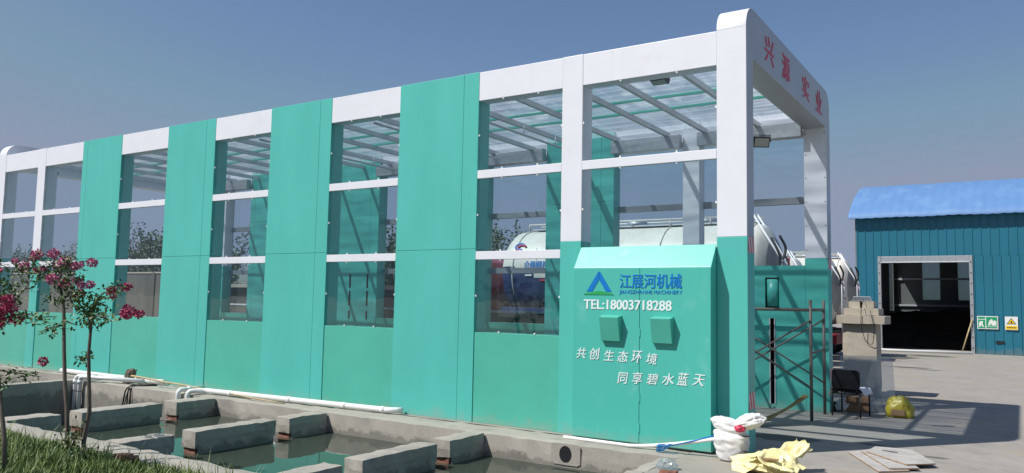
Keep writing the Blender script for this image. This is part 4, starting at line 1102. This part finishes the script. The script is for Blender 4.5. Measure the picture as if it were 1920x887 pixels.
myrtle('crape_myrtle', 'slim crape myrtle with pink flower heads, left trunk of the close pair by the pond',
    [[(-5.86, -.02), (-5.89, .22), (-5.91, .48), (-6.0, .74), (-6.06, 1.06), (-6.13, 1.51), (-6.19, 1.73), (-6.24, 1.97), (-6.25, 2.08)]],
    [[(-6.22, 1.84), (-6.44, 1.90), (-6.74, 1.92), (-7.01, 1.94), (-7.24, 2.01), (-7.31, 2.08)], [(-6.23, 1.91), (-6.35, 2.01), (-6.51, 2.12)], [(-6.23, 1.91), (-6.07, 1.99), (-5.9, 2.06), (-5.77, 2.02)],
     [(-6.1, 1.35), (-6.23, 1.32), (-6.31, 1.27)], [(-6.1, 1.40), (-5.96, 1.35)], [(-6.19, 1.70), (-6.30, 1.62), (-6.42, 1.58)], [(-6.2, 1.75), (-6.02, 1.83), (-5.92, 1.80)], [(-6.74, 1.92), (-6.90, 2.06), (-6.98, 2.12)]],
    [(-7.31, 2.06, .055, 0), (-7.20, 2.0, .085, 0), (-6.98, 2.10, .06, 0), (-6.92, 2.02, .05, 0), (-6.53, 2.12, .085, 0), (-6.46, 2.02, .085, 0), (-6.26, 2.13, .09, 0), (-6.53, 1.96, .05, 0), (-6.73, 1.95, .05, 0), (-6.18, 1.85, .10, 0), (-6.06, 1.80, .085, 0), (-5.97, 1.83, .07, 0), (-6.0, 2.04, .10, 0), (-5.90, 2.0, .08, 0), (-5.79, 2.03, .075, 0), (-6.15, 2.0, .06, 0)], Yt1, 3,
    leafy=((-6.3, 1.98, .17, 90), (-6.0, 1.95, .15, 90), (-6.6, 1.93, .14, 60), (-7.05, 1.93, .12, 60), (-6.35, 1.62, .12, 40), (-6.08, 1.72, .14, 70), (-6.3, 1.29, .08, 30)))
myrtle('crape_myrtle', 'slim crape myrtle with long side branches, right trunk of the close pair by the pond',
    [[(-5.62, -.02), (-5.64, .14), (-5.57, .47), (-5.62, .76), (-5.64, 1.08), (-5.65, 1.36), (-5.74, 1.49)]],
    [[(-5.74, 1.49), (-5.52, 1.59), (-5.34, 1.7), (-5.1, 1.74), (-4.89, 1.78)], [(-5.66, 1.4), (-5.44, 1.47), (-5.22, 1.46), (-5.01, 1.48)], [(-5.74, 1.49), (-5.91, 1.53), (-5.99, 1.64), (-5.8, 1.73), (-5.74, 1.79)],
     [(-5.65, 1.04), (-5.85, 1.01), (-6.05, .98), (-6.32, .95)], [(-5.68, 1.4), (-5.86, 1.42), (-6.02, 1.35)], [(-5.72, 1.47), (-5.66, 1.60), (-5.62, 1.72)], [(-5.7, 1.44), (-5.55, 1.50), (-5.5, 1.42)]],
    [(-5.89, 1.69, .085, 1), (-5.74, 1.79, .06, 0), (-5.66, 1.78, .05, 0), (-5.37, 1.68, .04, 1), (-5.16, 1.74, .06, 1), (-4.96, 1.77, .06, 1), (-5.02, 1.53, .095, 1), (-4.92, 1.50, .09, 1), (-4.86, 1.50, .06, 1), (-6.34, .95, .075, 1)], Yt1+.05, 8,
    leafy=((-5.72, 1.55, .17, 130), (-5.62, 1.45, .13, 90), (-5.8, 1.66, .12, 60), (-5.25, 1.47, .10, 30), (-5.22, 1.70, .07, 25), (-5.55, 1.62, .12, 50)))
myrtle('crape_myrtle', 'crape myrtle at the left edge of the photo with crimson flower heads',
    [[(-5.30, -.03), (-5.38, .33), (-5.47, .60), (-5.60, .95), (-5.75, 1.30)]],
    [[(-5.75, 1.30), (-5.63, 1.44), (-5.31, 1.5), (-5.05, 1.47), (-4.81, 1.48)], [(-5.75, 1.3), (-5.68, 1.6), (-5.64, 1.85)], [(-5.7, 1.35), (-5.6, 1.6), (-5.48, 1.76)], [(-5.6, .95), (-5.5, .92), (-5.38, .88)]],
    [(-5.68, 1.90, .07, 1), (-5.42, 1.62, .09, 1), (-5.37, 1.55, .08, 1), (-5.48, 1.44, .10, 1), (-5.60, 1.42, .10, 1), (-5.46, 1.53, .07, 1)], -5.4, 12,
    leafy=((-5.66, 1.72, .15, 110), (-5.56, 1.62, .13, 90), (-5.58, 1.52, .12, 70), (-5.45, .89, .10, 60), (-5.5, 1.76, .07, 30), (-5.0, 1.48, .07, 25), (-5.2, 1.47, .07, 25)))
# small shrub at the foot of the pair
def shrub(label, c, r, h, n, seed, m='leaf_olive'):
    t = thing('shrub', label, 'shrub', (c[0], c[1], 0)); rr = random.Random(seed); vs = []; fs = []; st = MB()
    for k in range(9):
        a = rr.uniform(0, 6.28); e = Vector((math.cos(a)*r*rr.uniform(.3, 1), math.sin(a)*r*rr.uniform(.3, 1), h*rr.uniform(.6, 1.05)))
        pts = [Vector((0, 0, 0)), e*.5+Vector((0, 0, .05)), e]; st.tube(pts, [.005, .004, .002], 5)
        leaves_along(vs, fs, pts, .06, rr, n, .05)
    st.build('stems', MT['bark'], t); MB().add(vs, fs).build('foliage', [MT[m]], t, fix=False)
    return t
shrub('small leafy shrub at the foot of the two slim trunks', (-5.72, -4.62), .22, .34, 90, 4)
shrub('low dark green weed clump in the grass left of the brick scraps', (-5.2, -4.72), .24, .16, 70, 9, 'leaf')
# bricks in the grass at the pond edge
for k, (x, y, rz, lab) in enumerate(((-5.02, -4.43, .2, 'chipped brick half buried in grass, left one at the pond edge'), (-4.84, -4.44, -.3, 'chipped brick half buried in grass, right one at the pond edge'))):
    me = grid_box(-.08, .08, -.05, .05, .0, .09, .04, .008, fs=12, seed=k+90); me.materials.append(MT['brick'])
    o = link('brick', me); o.location = (x, y, .0); o.rotation_euler = (0, 0, rz); tag(o, lab, 'brick')

# grass: one mesh of blades
rr = random.Random(21); vs = []; fs = []
def blade(x, y, h, lean, wd):
    a = rr.uniform(0, 6.28); dx, dy = math.cos(a)*lean, math.sin(a)*lean; b = a+1.57+rr.uniform(-.6, .6); sx_, sy_ = math.cos(b)*wd, math.sin(b)*wd; o = len(vs)
    vs.extend([(x-sx_, y-sy_, 0), (x+sx_, y+sy_, 0), (x+dx*.45+sx_*.7, y+dy*.45+sy_*.7, h*.62), (x+dx*.45-sx_*.7, y+dy*.45-sy_*.7, h*.62), (x+dx, y+dy, h)])
    fs.extend([(o, o+1, o+2, o+3), (o+3, o+2, o+4)])
cnt = 0
while cnt < 46000:
    x = rr.uniform(-12.0, -2.2); y = -4.37-abs(rr.gauss(0, .75)) if rr.random() < .75 else rr.uniform(-6.6, -4.37)
    if y < -6.9: continue
    k = fbm((x, y, 0), 1.5)
    edge = min(1, (-4.33-y)/.25)
    if rr.random() > .55+.6*k and edge < 1: continue
    h = (.045+.08*rr.random()+.05*max(0, k))*(.6+.4*edge)
    if rr.random() < .04: h *= 2.3
    blade(x, y, h, h*rr.uniform(.2, .9), .0035+.003*rr.random()); cnt += 1
MB().add(vs, fs).build('grass', [MT['grass']], fix=False, kind='stuff')

# background trees beyond the walls
def tree_mesh(seed, h, r, n, upright):
    rr = random.Random(seed); vs = []; fs = []; tk = MB()
    tk.tube([(0, 0, 0), (.05, 0, h*.4), (0, .05, h*.9)], [.10, .07, .015], 8)
    for k in range(15):
        a = rr.uniform(0, 6.28); q = rr.uniform(.15, 1)*r; z0 = h*rr.uniform(.12, .5); z1 = min(h*1.05, z0+h*rr.uniform(.3, .55))
        p0 = Vector((0, 0, z0)); p1 = Vector((math.cos(a)*q*.7, math.sin(a)*q*.7, z0+(z1-z0)*.35)); p2 = Vector((math.cos(a)*q, math.sin(a)*q, z1))
        pts = [p0*(1-u)**2+p1*2*u*(1-u)+p2*u*u for u in [i/8 for i in range(9)]]
        tk.tube(pts, [.03-.0028*i for i in range(9)], 5, False)
        for i in range(2, 9):
            for _ in range(int(n/70)):
                p = pts[i]+Vector((rr.gauss(0, .17), rr.gauss(0, .17), rr.gauss(0, .17)))
                leaf_quad(vs, fs, p, rv(rr)+Vector((0, 0, .3)), rv(rr), rr.uniform(.12, .20), .11)
    return tk, MB().add(vs, fs)
protos = []
for k, (h, r) in enumerate(((5.4, 1.25), (5.9, 1.5), (5.0, 1.1))):
    tk, lf = tree_mesh(40+k, h, r, 1500, True); protos.append((tk, lf))
spots = [(-53.0, 17, 1, .86, 'bushy tree seen through the leftmost windows'), (-49.6, 17.6, 0, .9, 'pointed tree left of the second window column'), (-46.5, 16.5, 2, .95, 'slim tree behind the second upper window'),
         (-41.6, 17, 0, 1.0, 'slender tree at the left of the third window group'), (-39.6, 17.5, 1, 1.02, 'broad tree in the middle of the third window group'), (-37.6, 17, 1, 1.05, 'broad tree at the right of the third window group'),
         (-31.6, 16.5, 2, 1.02, 'slim tree seen through the fourth window group'), (-28.6, 17.5, 0, .8, 'low tree right of the slim tree in the fourth window group'), (-20.6, 17, 0, 1.05, 'tree beside the teal inner panel in the fifth window group'),
         (-15.2, 17, 1, .90, 'tree above the front end of the white tank'), (-13.4, 18.5, 1, .84, 'low rounded tree above the white tank rail')]
made = {}
for (x, y, k, s, lab) in spots:
    if k not in made:
        t = thing('background_tree', lab+' beyond the yard', 'tree', (x, y, 0), x, 'trees beyond the yard')
        protos[k][0].build('trunk', MT['bark'], t, fix=False); protos[k][1].build('crown', [MT['tree_leaf']], t, fix=False); t.scale = (s,)*3; made[k] = t
    else: dup(made[k], (x, y, 0), x*1.7, lab+' beyond the yard', (s,)*3)
